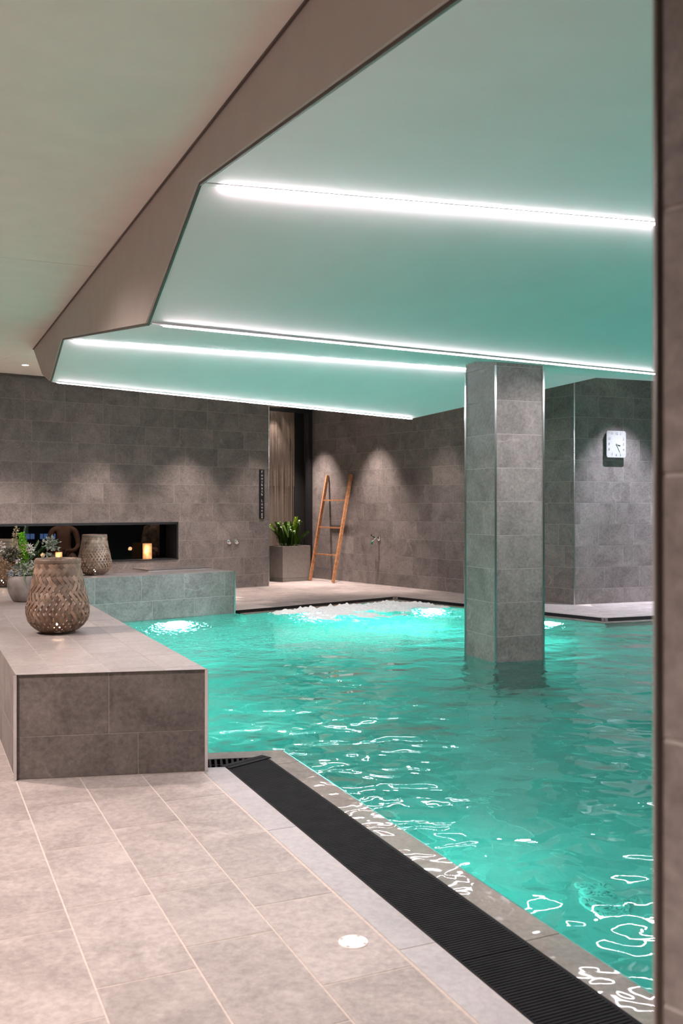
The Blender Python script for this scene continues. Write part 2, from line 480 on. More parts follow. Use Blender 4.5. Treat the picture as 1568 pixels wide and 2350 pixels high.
# ------------------------------------------------------------------ gutters
def gutter(name, p0, p1, q1, q0, label, ztop, pitch=0.0145, sw=0.0098):
    """grating between edge p0->p1 and edge q0->q1: slats run across"""
    root = empty(name, ((p0+q0)/2)); tag(root, label, 'gutter')
    o = root.location.copy()
    bm = bmesh.new(); prism(bm, [(v.x-o.x, v.y-o.y) for v in (p0, p1, q1, q0)], -0.30, -0.06)
    bm_obj('channel', bm, M_void, root)
    L = min((p1-p0).length, (q1-q0).length)
    d = (p1-p0).normalized(); wv = q0-p0
    nrm = V((-d.y, d.x, 0)); wd = abs(wv.dot(nrm)); sgn = 1 if wv.dot(nrm) > 0 else -1
    # slats, clipped by a skewed end: drawn between the two end lines
    bm = bmesh.new()
    lo = min(0, wv.dot(d)); hi = max((p1-p0).length, wv.dot(d)+(q1-q0).length)
    k = lo
    e0 = wv.dot(d)/wd; e1 = ((q1-p1).dot(d))/wd; LL = (p1-p0).length
    while k < hi:
        # slat across at k, width range where inside the ends
        lo_w, hi_w = 0.012, wd-0.012
        steps = [lo_w+(hi_w-lo_w)*t/24 for t in range(25)]
        ins = [sx for sx in steps if e0*sx <= k <= LL+e1*sx]
        if len(ins) >= 2:
            a = p0+d*k+nrm*sgn*ins[0]-o; b = p0+d*k+nrm*sgn*ins[-1]-o
            bar(bm, (a.x, a.y, ztop-.012), (b.x, b.y, ztop-.012), sw, 0.024)
        k += pitch
    sl = bm_obj('slats', bm, M_grate, root); tag(sl, 'fine cross slats', kind='stuff')
    for (a, b, s) in ((p0, p1, 1), (q0, q1, -1)):
        bm = bmesh.new(); off = nrm*sgn*s*0.007
        aa, bb = a-o+off, b-o+off
        bar(bm, (aa.x, aa.y, ztop-.014), (bb.x, bb.y, ztop-.014), 0.014, 0.028)
        bm_obj('side_rail', bm, M_grate, root)
    for f in (0.35, 0.65):
        bm = bmesh.new(); aa = p0.lerp(q0, f)-o; bb = p1.lerp(q1, f)-o
        bar(bm, (aa.x, aa.y, ztop-.026), (bb.x, bb.y, ztop-.026), 0.01, 0.02)
        bm_obj('bearer', bm, M_grate, root)
    return root
gcuts = [-1.2, 2.50, 5.06]
gA = [NA(n_edge[1], a) for a in gcuts[:2]] + [G1]
gB = [NA(n_edge[2], a) for a in gcuts[:2]] + [G2]
gutter('gutter_grating', gA[0], gA[1], gB[1], gB[0], 'nearest length of black slotted gutter grating, at the bottom edge', -0.004)
gutter('gutter_grating', gA[1], gA[2], gB[2], gB[1], 'black slotted gutter grating running along the near pool edge to its corner', -0.004)
gutter('gutter_grating', BX, G1, G2, LB2, 'short black gutter grating beside the front bench, past the pool corner', -0.004, pitch=0.03, sw=0.012)
gutter('gutter_grating', BO[0], BO[1], BG[1], BG[0], 'black gutter behind the foaming water on the far side', -0.004, pitch=0.03, sw=0.017)
gutter('gutter_grating', BO[1], BO[2], BG[2], BG[1], 'black gutter below the slate wall with the tap, behind the column', -0.004, pitch=0.03, sw=0.017)
gutter('gutter_grating', BO[2], BO[3], BG[3], BG[2], 'black gutter below the clock wall', -0.004, pitch=0.03, sw=0.017)
for (bp, cp, lab) in ((BO[2], BG[2], 'grey corner bridge of the gutter below the clock'), (BO[1], BG[1], 'grey corner bridge of the gutter at the far pool corner'), (G1, G2, 'dark corner bridge of the gutter beside the front bench')):
    root = empty('gutter_corner', bp); tag(root, lab, 'gutter')
    m = M_bronze if bp is not G1 else M_grate
    for k in (-1, 1):
        bm = bmesh.new(); d = (cp-bp); s = V((-d.y, d.x, 0)).normalized()*0.02*k
        bar(bm, V((s.x, s.y, -.002)), V((d.x+s.x, d.y+s.y, -.002)), 0.034, 0.004)
        bm_obj('cover_plate', bm, m, root)

# ------------------------------------------------------------------ water
def water_material():
    m = bpy.data.materials.new('pool_water'); m.use_nodes = True
    nt = m.node_tree; nt.nodes.clear(); L = nt.links.new
    out = nt.nodes.new('ShaderNodeOutputMaterial')
    gl = nt.nodes.new('ShaderNodeBsdfRefraction'); gl.inputs['IOR'].default_value = 1.33; gl.inputs['Roughness'].default_value = 0.0
    gl.inputs['Color'].default_value = (0.48, 1.0, 0.94, 1)
    gs = nt.nodes.new('ShaderNodeBsdfGlossy'); gs.inputs['Roughness'].default_value = 0.0; gs.inputs['Color'].default_value = (1, 1, 1, 1)
    fr = nt.nodes.new('ShaderNodeFresnel'); fr.inputs['IOR'].default_value = 1.33
    mxs = nt.nodes.new('ShaderNodeMixShader')
    geo = nt.nodes.new('ShaderNodeNewGeometry')
    def nz(scale, detail, dist, st=(1, 1, 1)):
        mp = nt.nodes.new('ShaderNodeMapping'); mp.inputs['Scale'].default_value = st
        L(geo.outputs['Position'], mp.inputs['Vector'])
        t = nt.nodes.new('ShaderNodeTexNoise'); t.inputs['Scale'].default_value = scale; t.inputs['Detail'].default_value = detail; t.inputs['Distortion'].default_value = dist
        t.inputs['Roughness'].default_value = 0.45
        L(mp.outputs[0], t.inputs['Vector']); return t
    n1 = nz(2.0, 1, 0.3); n2 = nz(5.5, 1, 0.4); n3 = nz(17, 3, 0.6)
    # agitation around the jets
    def dist(c, r0, r1):
        d = nt.nodes.new('ShaderNodeVectorMath'); d.operation = 'DISTANCE'; d.inputs[1].default_value = c
        L(geo.outputs['Position'], d.inputs[0])
        r = nt.nodes.new('ShaderNodeMapRange'); r.inputs['From Min'].default_value = r0; r.inputs['From Max'].default_value = r1
        r.inputs['To Min'].default_value = 1; r.inputs['To Max'].default_value = 0
        L(d.outputs['Value'], r.inputs['Value']); return r
    j1 = dist((-0.2, 12.4, 0), 0.8, 4.0); j2 = dist((-2.0, 10.9, 0), 0.4, 3.0)
    mxx = nt.nodes.new('ShaderNodeMath'); mxx.operation = 'MAXIMUM'; L(j1.outputs[0], mxx.inputs[0]); L(j2.outputs[0], mxx.inputs[1])
    def muladd(a, f, c=None):
        q = nt.nodes.new('ShaderNodeMath'); q.operation = 'MULTIPLY_ADD' if c is not None else 'MULTIPLY'
        L(a, q.inputs[0])
        if isinstance(f, float): q.inputs[1].default_value = f
        else: L(f, q.inputs[1])
        if c is not None: L(c, q.inputs[2])
        return q.outputs[0]
    h = muladd(n1.outputs['Fac'], 0.050)
    h = muladd(n2.outputs['Fac'], 0.017, h)
    # small ripples everywhere, strong chop near the jets
    amp = nt.nodes.new('ShaderNodeMath'); amp.operation = 'MULTIPLY_ADD'; L(mxx.outputs[0], amp.inputs[0]); amp.inputs[1].default_value = 0.045; amp.inputs[2].default_value = 0.0004
    h = muladd(n3.outputs['Fac'], amp.outputs[0], h)
    bp = nt.nodes.new('ShaderNodeBump'); bp.inputs['Strength'].default_value = 1.0; bp.inputs['Distance'].default_value = 1.0
    L(h, bp.inputs['Height'])
    for nd in (gl, gs, fr): L(bp.outputs['Normal'], nd.inputs['Normal'])
    L(fr.outputs[0], mxs.inputs[0]); L(gl.outputs[0], mxs.inputs[1]); L(gs.outputs[0], mxs.inputs[2])
    L(mxs.outputs[0], out.inputs['Surface'])
    return m
M_water = water_material()
water = mesh_obj('pool_water', [(p.x, p.y, WZ+.008) for p in water_poly], [tuple(range(len(water_poly)))], M_water)
me = water.data
if me.polygons[0].normal.z < 0: me.flip_normals()
tag(water, 'rippled turquoise water filling the pool', 'water', kind='stuff')

# ------------------------------------------------------------------ walls
def wall_box(bm, P, u, s0, s1, z0, z1, th):
    nrm = u.cross(UP)                      # towards the room
    c = V((P.x, P.y, 0)) + u*((s0+s1)/2) - nrm*(th/2) + UP*((z0+z1)/2)
    bm_box(bm, c, u, nrm, UP, s1-s0, th, z1-z0)
# left wall with the window niche; s measured from W0 backwards
LW = 8.0; WS = W0 - U37*LW
hs0, hs1, hz0, hz1 = LW-5.75, LW-1.73, 0.515, 1.115
TH = 0.42; TOPZ = 3.36
bm = bmesh.new()
wall_box(bm, WS, U37, 0, LW, -.02, hz0, TH); wall_box(bm, WS, U37, 0, LW, hz1, TOPZ, TH)
wall_box(bm, WS, U37, 0, hs0, hz0, hz1, TH); wall_box(bm, WS, U37, hs1, LW, hz0, hz1, TH)
wl = bm_obj('wall_left', bm, M_grout); tag(wl, 'slate tiled wall with the long low window', 'wall', kind='structure')
wall_tiles(wl, WS, U37, LW, 0, TOPZ, M_wall, holes=[(hs0, hs1, hz0, hz1)], smin=LW-6.2)
# end return of the left wall
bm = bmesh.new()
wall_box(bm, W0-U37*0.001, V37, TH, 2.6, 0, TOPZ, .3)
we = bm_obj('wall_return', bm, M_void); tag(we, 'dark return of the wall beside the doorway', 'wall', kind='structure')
trim_edge(W0+V((0, 0, 0))+U37.cross(UP)*.006, W0+UP*TOPZ+U37.cross(UP)*.006, M_chrome, 0.012, 'steel corner strip at the end of the wall beside the sign')
# back wall
UB = (C0-V0).normalized(); LBk = (C0-V0).length
bm = bmesh.new(); wall_box(bm, V0, UB, 0, LBk, -.02, TOPZ, .2)
wb = bm_obj('wall_back', bm, M_grout); tag(wb, 'slate tiled wall behind the ladder', 'wall', kind='structure')
wall_tiles(wb, V0, UB, LBk, 0, TOPZ, M_wall)
# clock wall
UC = D(21); 
bm = bmesh.new(); wall_box(bm, C0, UC, 0, 5.0, -.02, TOPZ, .2)
wc = bm_obj('wall_right', bm, M_grout); tag(wc, 'slate tiled wall with the clock', 'wall', kind='structure')
wall_tiles(wc, C0, UC, 3.2, 0, TOPZ, M_wall, offs=[.22, .5, .22, .4, .1, .34])
trim_edge(C0+V((-.005, -.012, 0)), C0+V((-.005, -.012, TOPZ)), M_chrome, 0.016, 'steel corner strip of the wall left of the clock')
trim_edge(V0+V((-.006, -.004, 0)), V0+V((-.006, -.004, TOPZ)), M_chrome, 0.012, 'steel edge strip of the wall beside the ladder')

# ------------------------------------------------------------------ doorway with strand curtain
DW = isect(V0, U37, W0, V37*1.0)        # where the doorway plane meets the return
dr = empty('door_1', (0, 0, 0)); tag(dr, 'tall doorway in a black frame with a strand curtain', 'door', kind='structure')
DH = 3.20
nD = U37.cross(UP)
p = V0 - U37*0.055
bm = bmesh.new(); bm_box(bm, p+UP*(DH/2)-nD*.0, U37, nD, UP, .085, .10, DH); bm_obj('door_post', bm, M_black, dr)
bm = bmesh.new(); bm_box(bm, V0-U37*0.70+UP*(DH-.035), U37, nD, UP, 1.30, .09, .07); bm_obj('door_head', bm, M_black, dr)
M_curb = plain('curtain_backing', (0.14, 0.11, 0.09), 0.6, noise_amt=0.1, nscale=2)
bm = bmesh.new(); bm_box(bm, V0-U37*0.8-nD*.50+UP*1.7, U37, nD, UP, 2.2, .04, 3.4)
o = bm_obj('wall_doorway', bm, M_curb); tag(o, 'brown wall behind the strand curtain', 'wall', kind='structure')
bm = bmesh.new(); bm_box(bm, V0-U37*0.13-nD*.22+UP*1.6, U37, nD, UP, .22, .02, 3.2); bm_obj('side_panel', bm, plain('dark_glass_panel', (0.012, 0.011, 0.011), 0.5, noise_amt=.02), dr)
M_str = plain('metal_strand', (0.55, 0.45, 0.36), 0.35, 0.8, noise_amt=0.05)
bm = bmesh.new(); rs = random.Random(3)
for i in range(64):
    s = 0.26+i*0.0155+rs.uniform(-.004, .004)
    base = V0-U37*s-nD*(.20+rs.uniform(-.01, .01))
    L = rs.choice((0.5, 0.9, 1.4, 2.0, 2.5, 2.9))
    zt = DH-.05
    bm_box(bm, base+UP*(zt-L/2), U37, nD, UP, .0035+.003*(rs.random() < .3), .004, L)
cu = bm_obj('strand_curtain', bm, M_str); tag(cu, 'curtain of thin hanging metal strands in the tall doorway', 'curtain', kind='stuff')

# ------------------------------------------------------------------ column in the pool
KC = V((1.3645, 8.48, 0)); UCf = D(22.5); VCf = D(112.5); cw, cdp = .495, .525
c0 = KC; c1 = KC+UCf*cw; c2 = c1+VCf*cdp; c3 = KC+VCf*cdp
bm = bmesh.new(); prism(bm, [(p.x, p.y) for p in (c0, c1, c2, c3)], PZ, 2.70)
colm = bm_obj('column', bm, M_grout); tag(colm, 'square slate tiled column standing in the pool', 'column', kind='structure')
for P, u, L in ((c0, UCf, cw), (c3, -VCf, cdp), (c1, VCf, cdp), (c2, -UCf, cw)):
    for za, zb in courses(-1.2, 2.69, first=-.985):
        c = P+u*(L/2)+UP*((za+zb)/2)
        add_tile(colm, (c.x, c.y, c.z), u, UP, L-.016, zb-za-GAP, T, M_wall)
for p, lab in ((c0, 'steel edge strip on the front edge of the pool column'), (c1, 'steel edge strip on the right edge of the pool column'), (c3, 'steel edge strip on the left edge of the pool column')):
    ctr = (c0+c2)/2; off = (p-ctr).normalized()*0.006
    trim_edge(V((p.x+off.x, p.y+off.y, -1.2)), V((p.x+off.x, p.y+off.y, 2.62)), M_chrome, 0.017, lab)

# ------------------------------------------------------------------ foreground pillar
PF = V((0.3575, 1.10, 0)); UF = V((.6088, -.7934, 0))
pp = [PF, PF+UF*.9, PF+UF*.9+U37*.6, PF+U37*.6]
bm = bmesh.new(); prism(bm, [(p.x, p.y) for p in pp], 0, 2.62)
pil = bm_obj('pillar', bm, M_grout); tag(pil, 'slate tiled pillar at the right edge, close to the camera', 'pillar', kind='structure')
wall_tiles(pil, PF, UF, .9, 0, 2.62, M_wall, offs=[.3, .6, .45], smin=.010)
wall_tiles(pil, PF+U37*.6, -U37, .6, 0, 2.62, M_wall, offs=[.6])
trim_edge(PF+V((.004, -.008, 0)), PF+V((.004, -.008, 2.62)), M_bronze, 0.008, 'edge strip of the foreground pillar')

# ------------------------------------------------------------------ benches
def bench(name, poly, label):
    o = empty(name, (0, 0, 0)); tag(o, label, 'bench')
    bm = bmesh.new(); prism(bm, [(p.x, p.y) for p in poly], -0.0, BT-T)
    bm_obj('core', bm, M_grout, o)
    return o
BKd = 0.56
BQ = K + V37*BKd                                   # back corner of the rear bench
LBK = isect(L0, A24, BQ, U37)
fb = empty('tiled_bench', (0, 0, 0)); tag(fb, 'tiled stone bench running from the front block back along the pool with baskets on it', 'bench')
bm = bmesh.new(); prism(bm, [(p.x, p.y) for p in (L0, R0, I0, LBK)], -0.3, BT-T); bm_obj('core', bm, M_grout, fb)
bm = bmesh.new(); prism(bm, [(p.x, p.y) for p in (R0, BX, I0)], PZ, BT-T); bm.free()
UE = (R0-L0).normalized(); LE = (R0-L0).length
def face_tiles(par, P, u, rows, mat):
    for za, zb, cuts in rows:
        for a, b in zip(cuts, cuts[1:]):
            c = P+u*((a+b)/2)+UP*((za+zb)/2)
            add_tile(par, (c.x, c.y, c.z), u, UP, b-a-GAP, zb-za-GAP, T, mat)
face_tiles(fb, L0, UE, [(.215, BT-T, [.006, .455, LE-.006]), (0, .215, [.006, .602, LE-.006])], M_wall)
# left side face of the front bench
wall_tiles(fb, L0+A24*6.0, -A24, 6.0, 0, BT-T, M_wall)
# pool side face (below and above the water)
wall_tiles(fb, R0, A24, (I0-R0).length, 0.0, BT-T, M_wall)
# top tiles: strips along A
tl_hp = [hp_of(L0, R0), hp_of(R0, I0)]
lhp = hp_of(LBK, L0)
bns = [0.4785, 0.664, 0.937, 1.196, 1.4065]
jo = [[5.05, 5.33, 5.93, 6.53, 7.1, 7.7, 8.3, 8.9, 9.5, 10.1, 10.7, 11.3, 11.9, 12.5], [4.5, 5.25, 5.85, 6.45, 7.05, 7.65, 8.25, 8.85, 9.45, 10.05, 10.65, 11.25, 11.85], [4.5, 5.02, 5.6, 6.2, 6.8, 7.4, 8.0, 8.6, 9.2, 9.8, 10.4, 11.0, 11.6], [4.5, 4.95, 5.4, 6.0, 6.6, 7.2, 7.8, 8.4, 9.0, 9.6, 10.2, 10.8, 11.4]]
jo[0][0] = 4.4
rear_hp = hp_of(I0, LBK); rear_hp = rear_hp if rear_hp[0]*R0.x+rear_hp[1]*R0.y <= rear_hp[2] else (-rear_hp[0], -rear_hp[1], -rear_hp[2])
ef = (L0, R0)
front_in = hp_of(L0-UE.cross(UP)*-.004, R0-UE.cross(UP)*-.004)
def hp_shift(p, q, d):
    h = hp_of(p, q); l = math.hypot(h[0], h[1]); return (h[0], h[1], h[2]+d*l)
for (na, nb), js in zip(zip(bns, bns[1:]), jo):
    for a0, a1 in zip(js, js[1:]):
        flat_tile(fb, O0, N24, A24, na, nb, a0, a1, BT, M_bench, [hp_shift(L0, R0, .010), rear_hp], gap=0.004)
for p, lab in ((L0, 'steel edge strip on the left corner of the front bench'), (R0, 'steel edge strip on the pool corner of the front bench')):
    off = UE.cross(UP)*.006
    trim_edge(V((p.x+off.x, p.y+off.y, 0)), V((p.x+off.x, p.y+off.y, BT-T)), M_chrome, 0.016, lab)
# rear bench along the left wall direction
rb = empty('tiled_bench', (0, 0, 0)); tag(rb, 'low blue-grey tiled bench at the rear of the pool below the dark window', 'bench')
bm = bmesh.new(); prism(bm, [(p.x, p.y) for p in (I0, K, BQ, LBK)], -0.3, BT-T); bm_obj('core', bm, M_grout, rb)
UIK = (K-I0).normalized(); LIK = (K-I0).length
def s_at(px):
    d = V(((px-784)/2200, 1, 0)); q = isect(V((0, 0, 0)), d, I0, UIK); return (q-I0).dot(UIK)
face_tiles(rb, I0, UIK, [(.215, BT-T, [0.0, s_at(150), s_at(218), s_at(325), s_at(423), s_at(516), LIK-.006]),
                         (-.085, .215, [0.0, s_at(170), s_at(246), s_at(350), s_at(446), LIK-.006])], M_wall)
bk_hp = [hp_of(I0, K), (U37.x, U37.y, U37.dot(K)), rear_hp and (-rear_hp[0], -rear_hp[1], -rear_hp[2])]
for j, (y0, y1) in enumerate(((-.004, .28), (.28, BKd))):
    s = 0.1+.3*j
    xs = [0]
    while s < LIK-.1: xs.append(s); s += .6
    xs.append(LIK)
    xs = [-1.3, -.7] + xs[:0] + xs
    for a, b in zip(xs, xs[1:]):
        flat_tile(rb, V((I0.x, I0.y, 0)), U37, V37, a, b, y0, y1, BT, M_bench, [(-rear_hp[0], -rear_hp[1], -rear_hp[2])], gap=0.004)
trim_edge(V((K.x, K.y, -.1))+V((.0, -.008, 0)), V((K.x, K.y-.008, BT-T)), M_chrome, 0.016, 'steel edge strip on the pool corner of the rear bench')
# short return at the end of the rear bench
q0 = BQ-U37*.95; q1 = BQ
rt = empty('bench_return', (0, 0, 0)); tag(rt, 'short raised tiled return behind the end of the rear bench', 'bench')
bm = bmesh.new(); prism(bm, [(p.x, p.y) for p in (q0, q1, q1+V37*.55, q0+V37*.55)], 0, BT+.012); bm_obj('core', bm, M_grout, rt)
for k in range(2):
    flat_tile(rt, V((q0.x, q0.y, 0)), U37, V37, k*.475, k*.475+.475, 0, .55, BT+.02, M_bench, gap=.004)
wall_tiles(rt, q1, V37, .55, 0, BT+.012, M_wall)
wall_tiles(rb, K, V37, BKd, 0, BT-T, M_wall)

# ------------------------------------------------------------------ ceilings
def E(t, z): return V((-0.0957, 3.57, 0)) + A24*t + UP*z
CE = 3.26
P0 = E(-2.6, 2.604); P1 = E(1.519, 3.047); P2 = E(2.705, 2.527); P3 = E(6.395, 3.017); P4 = E(7.288, 2.704)
P5 = E(7.9, 2.85); P6 = E(8.75, CE); PS = E(-4.8, 2.40)
Q1 = P1+V((7.7, 2.07, 0)); Q2m = V((2.70, 8.30, 2.527)); Q2 = P2+(Q2m-P2)*2.0
Q3 = V((3.263, 12.25, 3.017)); Q4 = V((.9276, 12.67, 2.532)); R3 = V((6.6, 12.6, 2.88))
def sheet_slab(bm, poly, z0, z1): prism(bm, poly, z0, z1)
lc = empty('ceiling', (0, 0, 0)); tag(lc, 'flat beige ceiling over the deck', 'ceiling', kind='structure')
sA = 7.68
far_l = P6; 
s1 = NA(-6, sA); s1b = NA(1.376, sA)
pa = [E(-4.8, 0), s1b, s1, NA(-6, -4)]
for nm, poly, mt in (('ceiling_sheet', [E(-4.8, 0), E(0, 0)+V((0, 0, 0)), NA(1.376, sA-.003), NA(-6, sA-.003), NA(-6, -5)], M_ceil2),
                 ('ceiling_sheet', [NA(1.376, sA+.003), P6, V((-4.43, 12.42, 0)), V((-6.2, 14.4, 0)), NA(-6, sA+.003)], M_ceil2),
                 ('ceiling_sheet', [V((P6.x-.004, P6.y+.004, 0)), P6+V((1.2, 4.2, 0)), V((-3.0, 16.6, 0)), V((-6.2, 14.42, 0)), V((-4.43, 12.428, 0))], M_ceil2)):
    bm = bmesh.new(); prism(bm, [(p.x, p.y) for p in poly], CE, CE+.03); bm_obj(nm, bm, mt, lc)
bm = bmesh.new(); prism(bm, [(-8, -6), (8.5, -6), (8.5, 19.5), (-8, 19.5)], 3.365, 3.5)
uc = bm_obj('ceiling_slab', bm, M_ceil2); tag(uc, 'structural ceiling above', 'ceiling', kind='structure')
# dark cornice strip at the wall
trim_edge(WS+U37*0.5+U37.cross(UP)*.05+UP*(CE-.012), W0-U37*2.6+U37.cross(UP)*.05+UP*(CE-.012), M_bronze, 0.06, 'dark cornice strip between ceiling and wall', h=.02)
# fascia
fp = [PS, P0, P1, P2, P3, P4, P5, P6, E(-4.8, CE)]
ft = -N24*0.03
vs = [p for p in fp] + [p+ft for p in fp]
nf = len(fp)
fs = [tuple(range(nf)), tuple(range(2*nf-1, nf-1, -1))] + [(i, nf+i, nf+(i+1) % nf, (i+1) % nf) for i in range(nf)]
fasc = mesh_obj('ceiling_fascia', vs, fs, M_fascia); tag(fasc, 'zigzag fascia where the folded pool ceiling begins', 'fascia', kind='structure')
bm = bmesh.new(); bmesh.ops.recalc_face_normals
bm.from_mesh(fasc.data); bmesh.ops.recalc_face_normals(bm, faces=bm.faces); bm.to_mesh(fasc.data); bm.free()
trim_edge(E(-4.8, CE-.006)-N24*.036, E(8.72, CE-.006)-N24*.036, M_bronze, 0.010, 'dark joint between deck ceiling and fascia')
for a, b in ((P0, P1), (P1, P2), (P2, P3), (P3, P4)):
    trim_edge(a-UP*.004-N24*.012, b-UP*.004-N24*.012, M_bronze, 0.022, 'bronze edge profile of the zigzag ceiling fold', up=N24, h=.012)
pc = empty('ceiling_folded', (0, 0, 0)); tag(pc, 'folded white membrane ceiling over the pool', 'ceiling', kind='structure')
def patch(a, b, c, d, n=10, th=.02, name='ceiling_panel'):
    """bilinear panel a->b (left edge), d->c (right edge)"""
    vs, fs = [], []
    for lay in (0, th):
        for i in range(n+1):
            for j in range(n+1):
                p = a.lerp(b, i/n); q = d.lerp(c, i/n); r = p.lerp(q, j/n); vs.append(r+UP*lay)
    m = (n+1)*(n+1)
    for i in range(n):
        for j in range(n):
            k = i*(n+1)+j
            fs.append((k, k+1, k+n+2, k+n+1)); fs.append((m+k, m+k+n+1, m+k+n+2, m+k+1))
    o = mesh_obj(name, vs, fs, M_ceil, pc, smooth=True)
    return o
patch(P0, P1, Q1, V((7.0, 3.2, 2.62)))
patch(P1, P2, Q2, Q1)
patch(P2, P3, Q3, Q2m); patch(Q2m, Q3, R3, Q2)
patch(P3, P4, Q4, Q3)
for a, b in ((P4, Q4), (Q4, Q3), (Q3, R3)):
    d = (b-a).normalized(); s = V((-d.y, d.x, 0))*.04
    if s.y < 0: s = -s
    vs = [a, b, V((b.x, b.y, 3.36)), V((a.x, a.y, 3.36)), a+s, b+s, V((b.x+s.x, b.y+s.y, 3.36)), V((a.x+s.x, a.y+s.y, 3.36))]
    mesh_obj('ceiling_upstand', vs, [(0, 1, 2, 3), (7, 6, 5, 4), (0, 4, 5, 1), (1, 5, 6, 2), (2, 6, 7, 3), (3, 7, 4, 0)], M_ceil, pc)
def led(a, b, off, label, f0=0.0, wd=.028):
    root = empty('led_strip', a); tag(root, label, 'light strip')
    d = (b-a).normalized()
    p, q = d*f0+off, (b-a)+off
    bm = bmesh.new(); bar(bm, p, q, wd, .005); bm_obj('diffuser', bm, M_led, root)
    sd = d.cross(UP).normalized()*(wd/2+.0035)
    bm = bmesh.new(); bar(bm, p-d*f0*.95+UP*.0055, q+UP*.0055, wd+.006, .006)
    bm_obj('channel', bm, M_ceil, root)
    return root
led(P1, Q1, V((0, 0, -.010)), 'uppermost glowing LED strip across the pool ceiling', .10, .034)
led(P2, Q2, V((0, 0, -.008)), 'glowing LED strip passing in front of the column head', .09, .030)
led(P3, P3.lerp(Q3, .72), V((0, 0, -.011)), 'glowing LED strip in the ceiling fold that ends at the column', .09, .030)
led(P4, Q4, V((.0, .01, -.009)), 'lowest LED strip along the far edge of the folded ceiling', .05, .026)

# ------------------------------------------------------------------ outer walls that close the room
for nm, a, b in (('wall_far_left', V((-7.6, -6, 0)), V((-7.6, 11.7, 0))), ('wall_behind', V((7.4, -5.5, 0)), V((-7.6, -5.5, 0))), ('wall_far_right', V((7.4, 15.3, 0)), V((7.4, -5.5, 0)))):
    d = (b-a).normalized()
    bm = bmesh.new(); bm_box(bm, (a+b)/2+UP*1.0, d, d.cross(UP), UP, (b-a).length, .1, 4.8)
    o = bm_obj(nm, bm, M_wall); tag(o, 'slate wall of the pool hall out of view', 'wall', kind='structure')

# ------------------------------------------------------------------ lamps
def spot(parent, loc, target, energy, size, color, blend=.6, radius=.04):
    l = bpy.data.lights.new('spot', 'SPOT'); l.energy = energy; l.spot_size = math.radians(size); l.spot_blend = blend
    l.color = color; l.shadow_soft_size = radius
    o = bpy.data.objects.new('spot_lamp', l); COL.objects.link(o)
    o.location = loc; d = V(target)-V(loc); o.rotation_euler = d.to_track_quat('-Z', 'Y').to_euler()
    if parent: 
        o.parent = parent; o.matrix_parent_inverse = parent.matrix_world.inverted()
        o.location = V(loc)-parent.location
    return o
def downlight(loc, target, energy, size, color, label, blend=.6, radius=.04, lensmat=None):
    root = empty('downlight', loc); tag(root, label, 'ceiling lamp', 'recessed ceiling downlights')
    bm = bmesh.new(); lathe(bm, [(.060, 0), (.060, -.006), (.046, -.008), (.044, -.002)], 24, cap_bottom=False); bm_obj('bezel', bm, M_white, root, True)
    bm = bmesh.new(); lathe(bm, [(.0001, -.003), (.044, -.003)], 24, cap_bottom=False); bm_obj('lens', bm, lensmat or M_lamp, root)
    spot(root, V(loc)-UP*.012, target, energy, size, color, blend, radius)
    return root
bpy.context.view_layer.update()
def dl_wall(P, u, s, dist, energy, size, color, label, z=3.36, blend=.7):
    nrm = u.cross(UP); p = V((P.x, P.y, 0))+u*s+nrm*dist+UP*z
    downlight(p, p-UP*3+(-nrm*.12), energy, size, color, label, blend)
# left wall washers
for k, (t, lab) in enumerate(((0.25, 'recessed downlight above the sign, behind the folded ceiling'), (1.60, 'recessed downlight above the wall buttons, behind the folded ceiling'), (3.05, 'recessed downlight above the middle of the dark window, behind the folded ceiling'), (4.56, 'small round downlight glowing in the deck ceiling at the far left'), (6.0, 'recessed downlight above the left wall, outside the left picture edge'))):
    dl_wall(WS, U37, LW-t, 1.05 if k == 3 else .75, (190, 300, 260, 330, 250)[k], 76 if k == 3 else 64, WARM, lab, z=CE if t > 2.7 else 3.36)
for k, (s, lab) in enumerate(((0.42, 'recessed downlight above the ladder'), (2.03, 'recessed downlight above the wall tap'), (3.7, 'weak recessed downlight above the wall hidden by the column'))):
    dl_wall(V0, UB, s, .6, (520, 440, 110)[k], 62, WARM, lab)
for k, (s, lab) in enumerate(((0.72, 'recessed cool downlight above the clock'), (2.1, 'recessed cool downlight right of the clock'))):
    dl_wall(C0, UC, s, .65, (430, 520)[k], 74, COOL, lab)
for k, (n_, a_, e_, lab) in enumerate(((-.9, 4.1, 420, 'deck ceiling downlight left of the front bench'), (-1.2, 6.6, 400, 'deck ceiling downlight left of the flower pot'), (-.75, 1.7, 450, 'deck ceiling downlight above the near deck'), (-1.7, -.3, 340, 'deck ceiling downlight behind the camera'), (-1.9, 9.6, 300, 'deck ceiling downlight left of the rear bench'))):
    p = NA(n_, a_, CE)
    downlight(p, p-UP*3+N24*(1.6 if k == 1 else .75)+A24*.15, e_*(1.3 if k == 1 else 1), 112 if k == 1 else 92, WARM, lab, .8, .05)
p = V((3.25, 9.6, 2.66))  # added lamp out of view, gives the rear bench face a bluish light
downlight(p, V((-2.6, 11.4, .1)), 900, 26, COOL, 'added cool spotlight, unseen behind the pillar, aimed at the rear bench', .7)
p = V0-U37*.55-nD*.32+UP*3.3
downlight(p, p-UP*3, 110, 60, WARM, 'downlight inside the tall doorway')

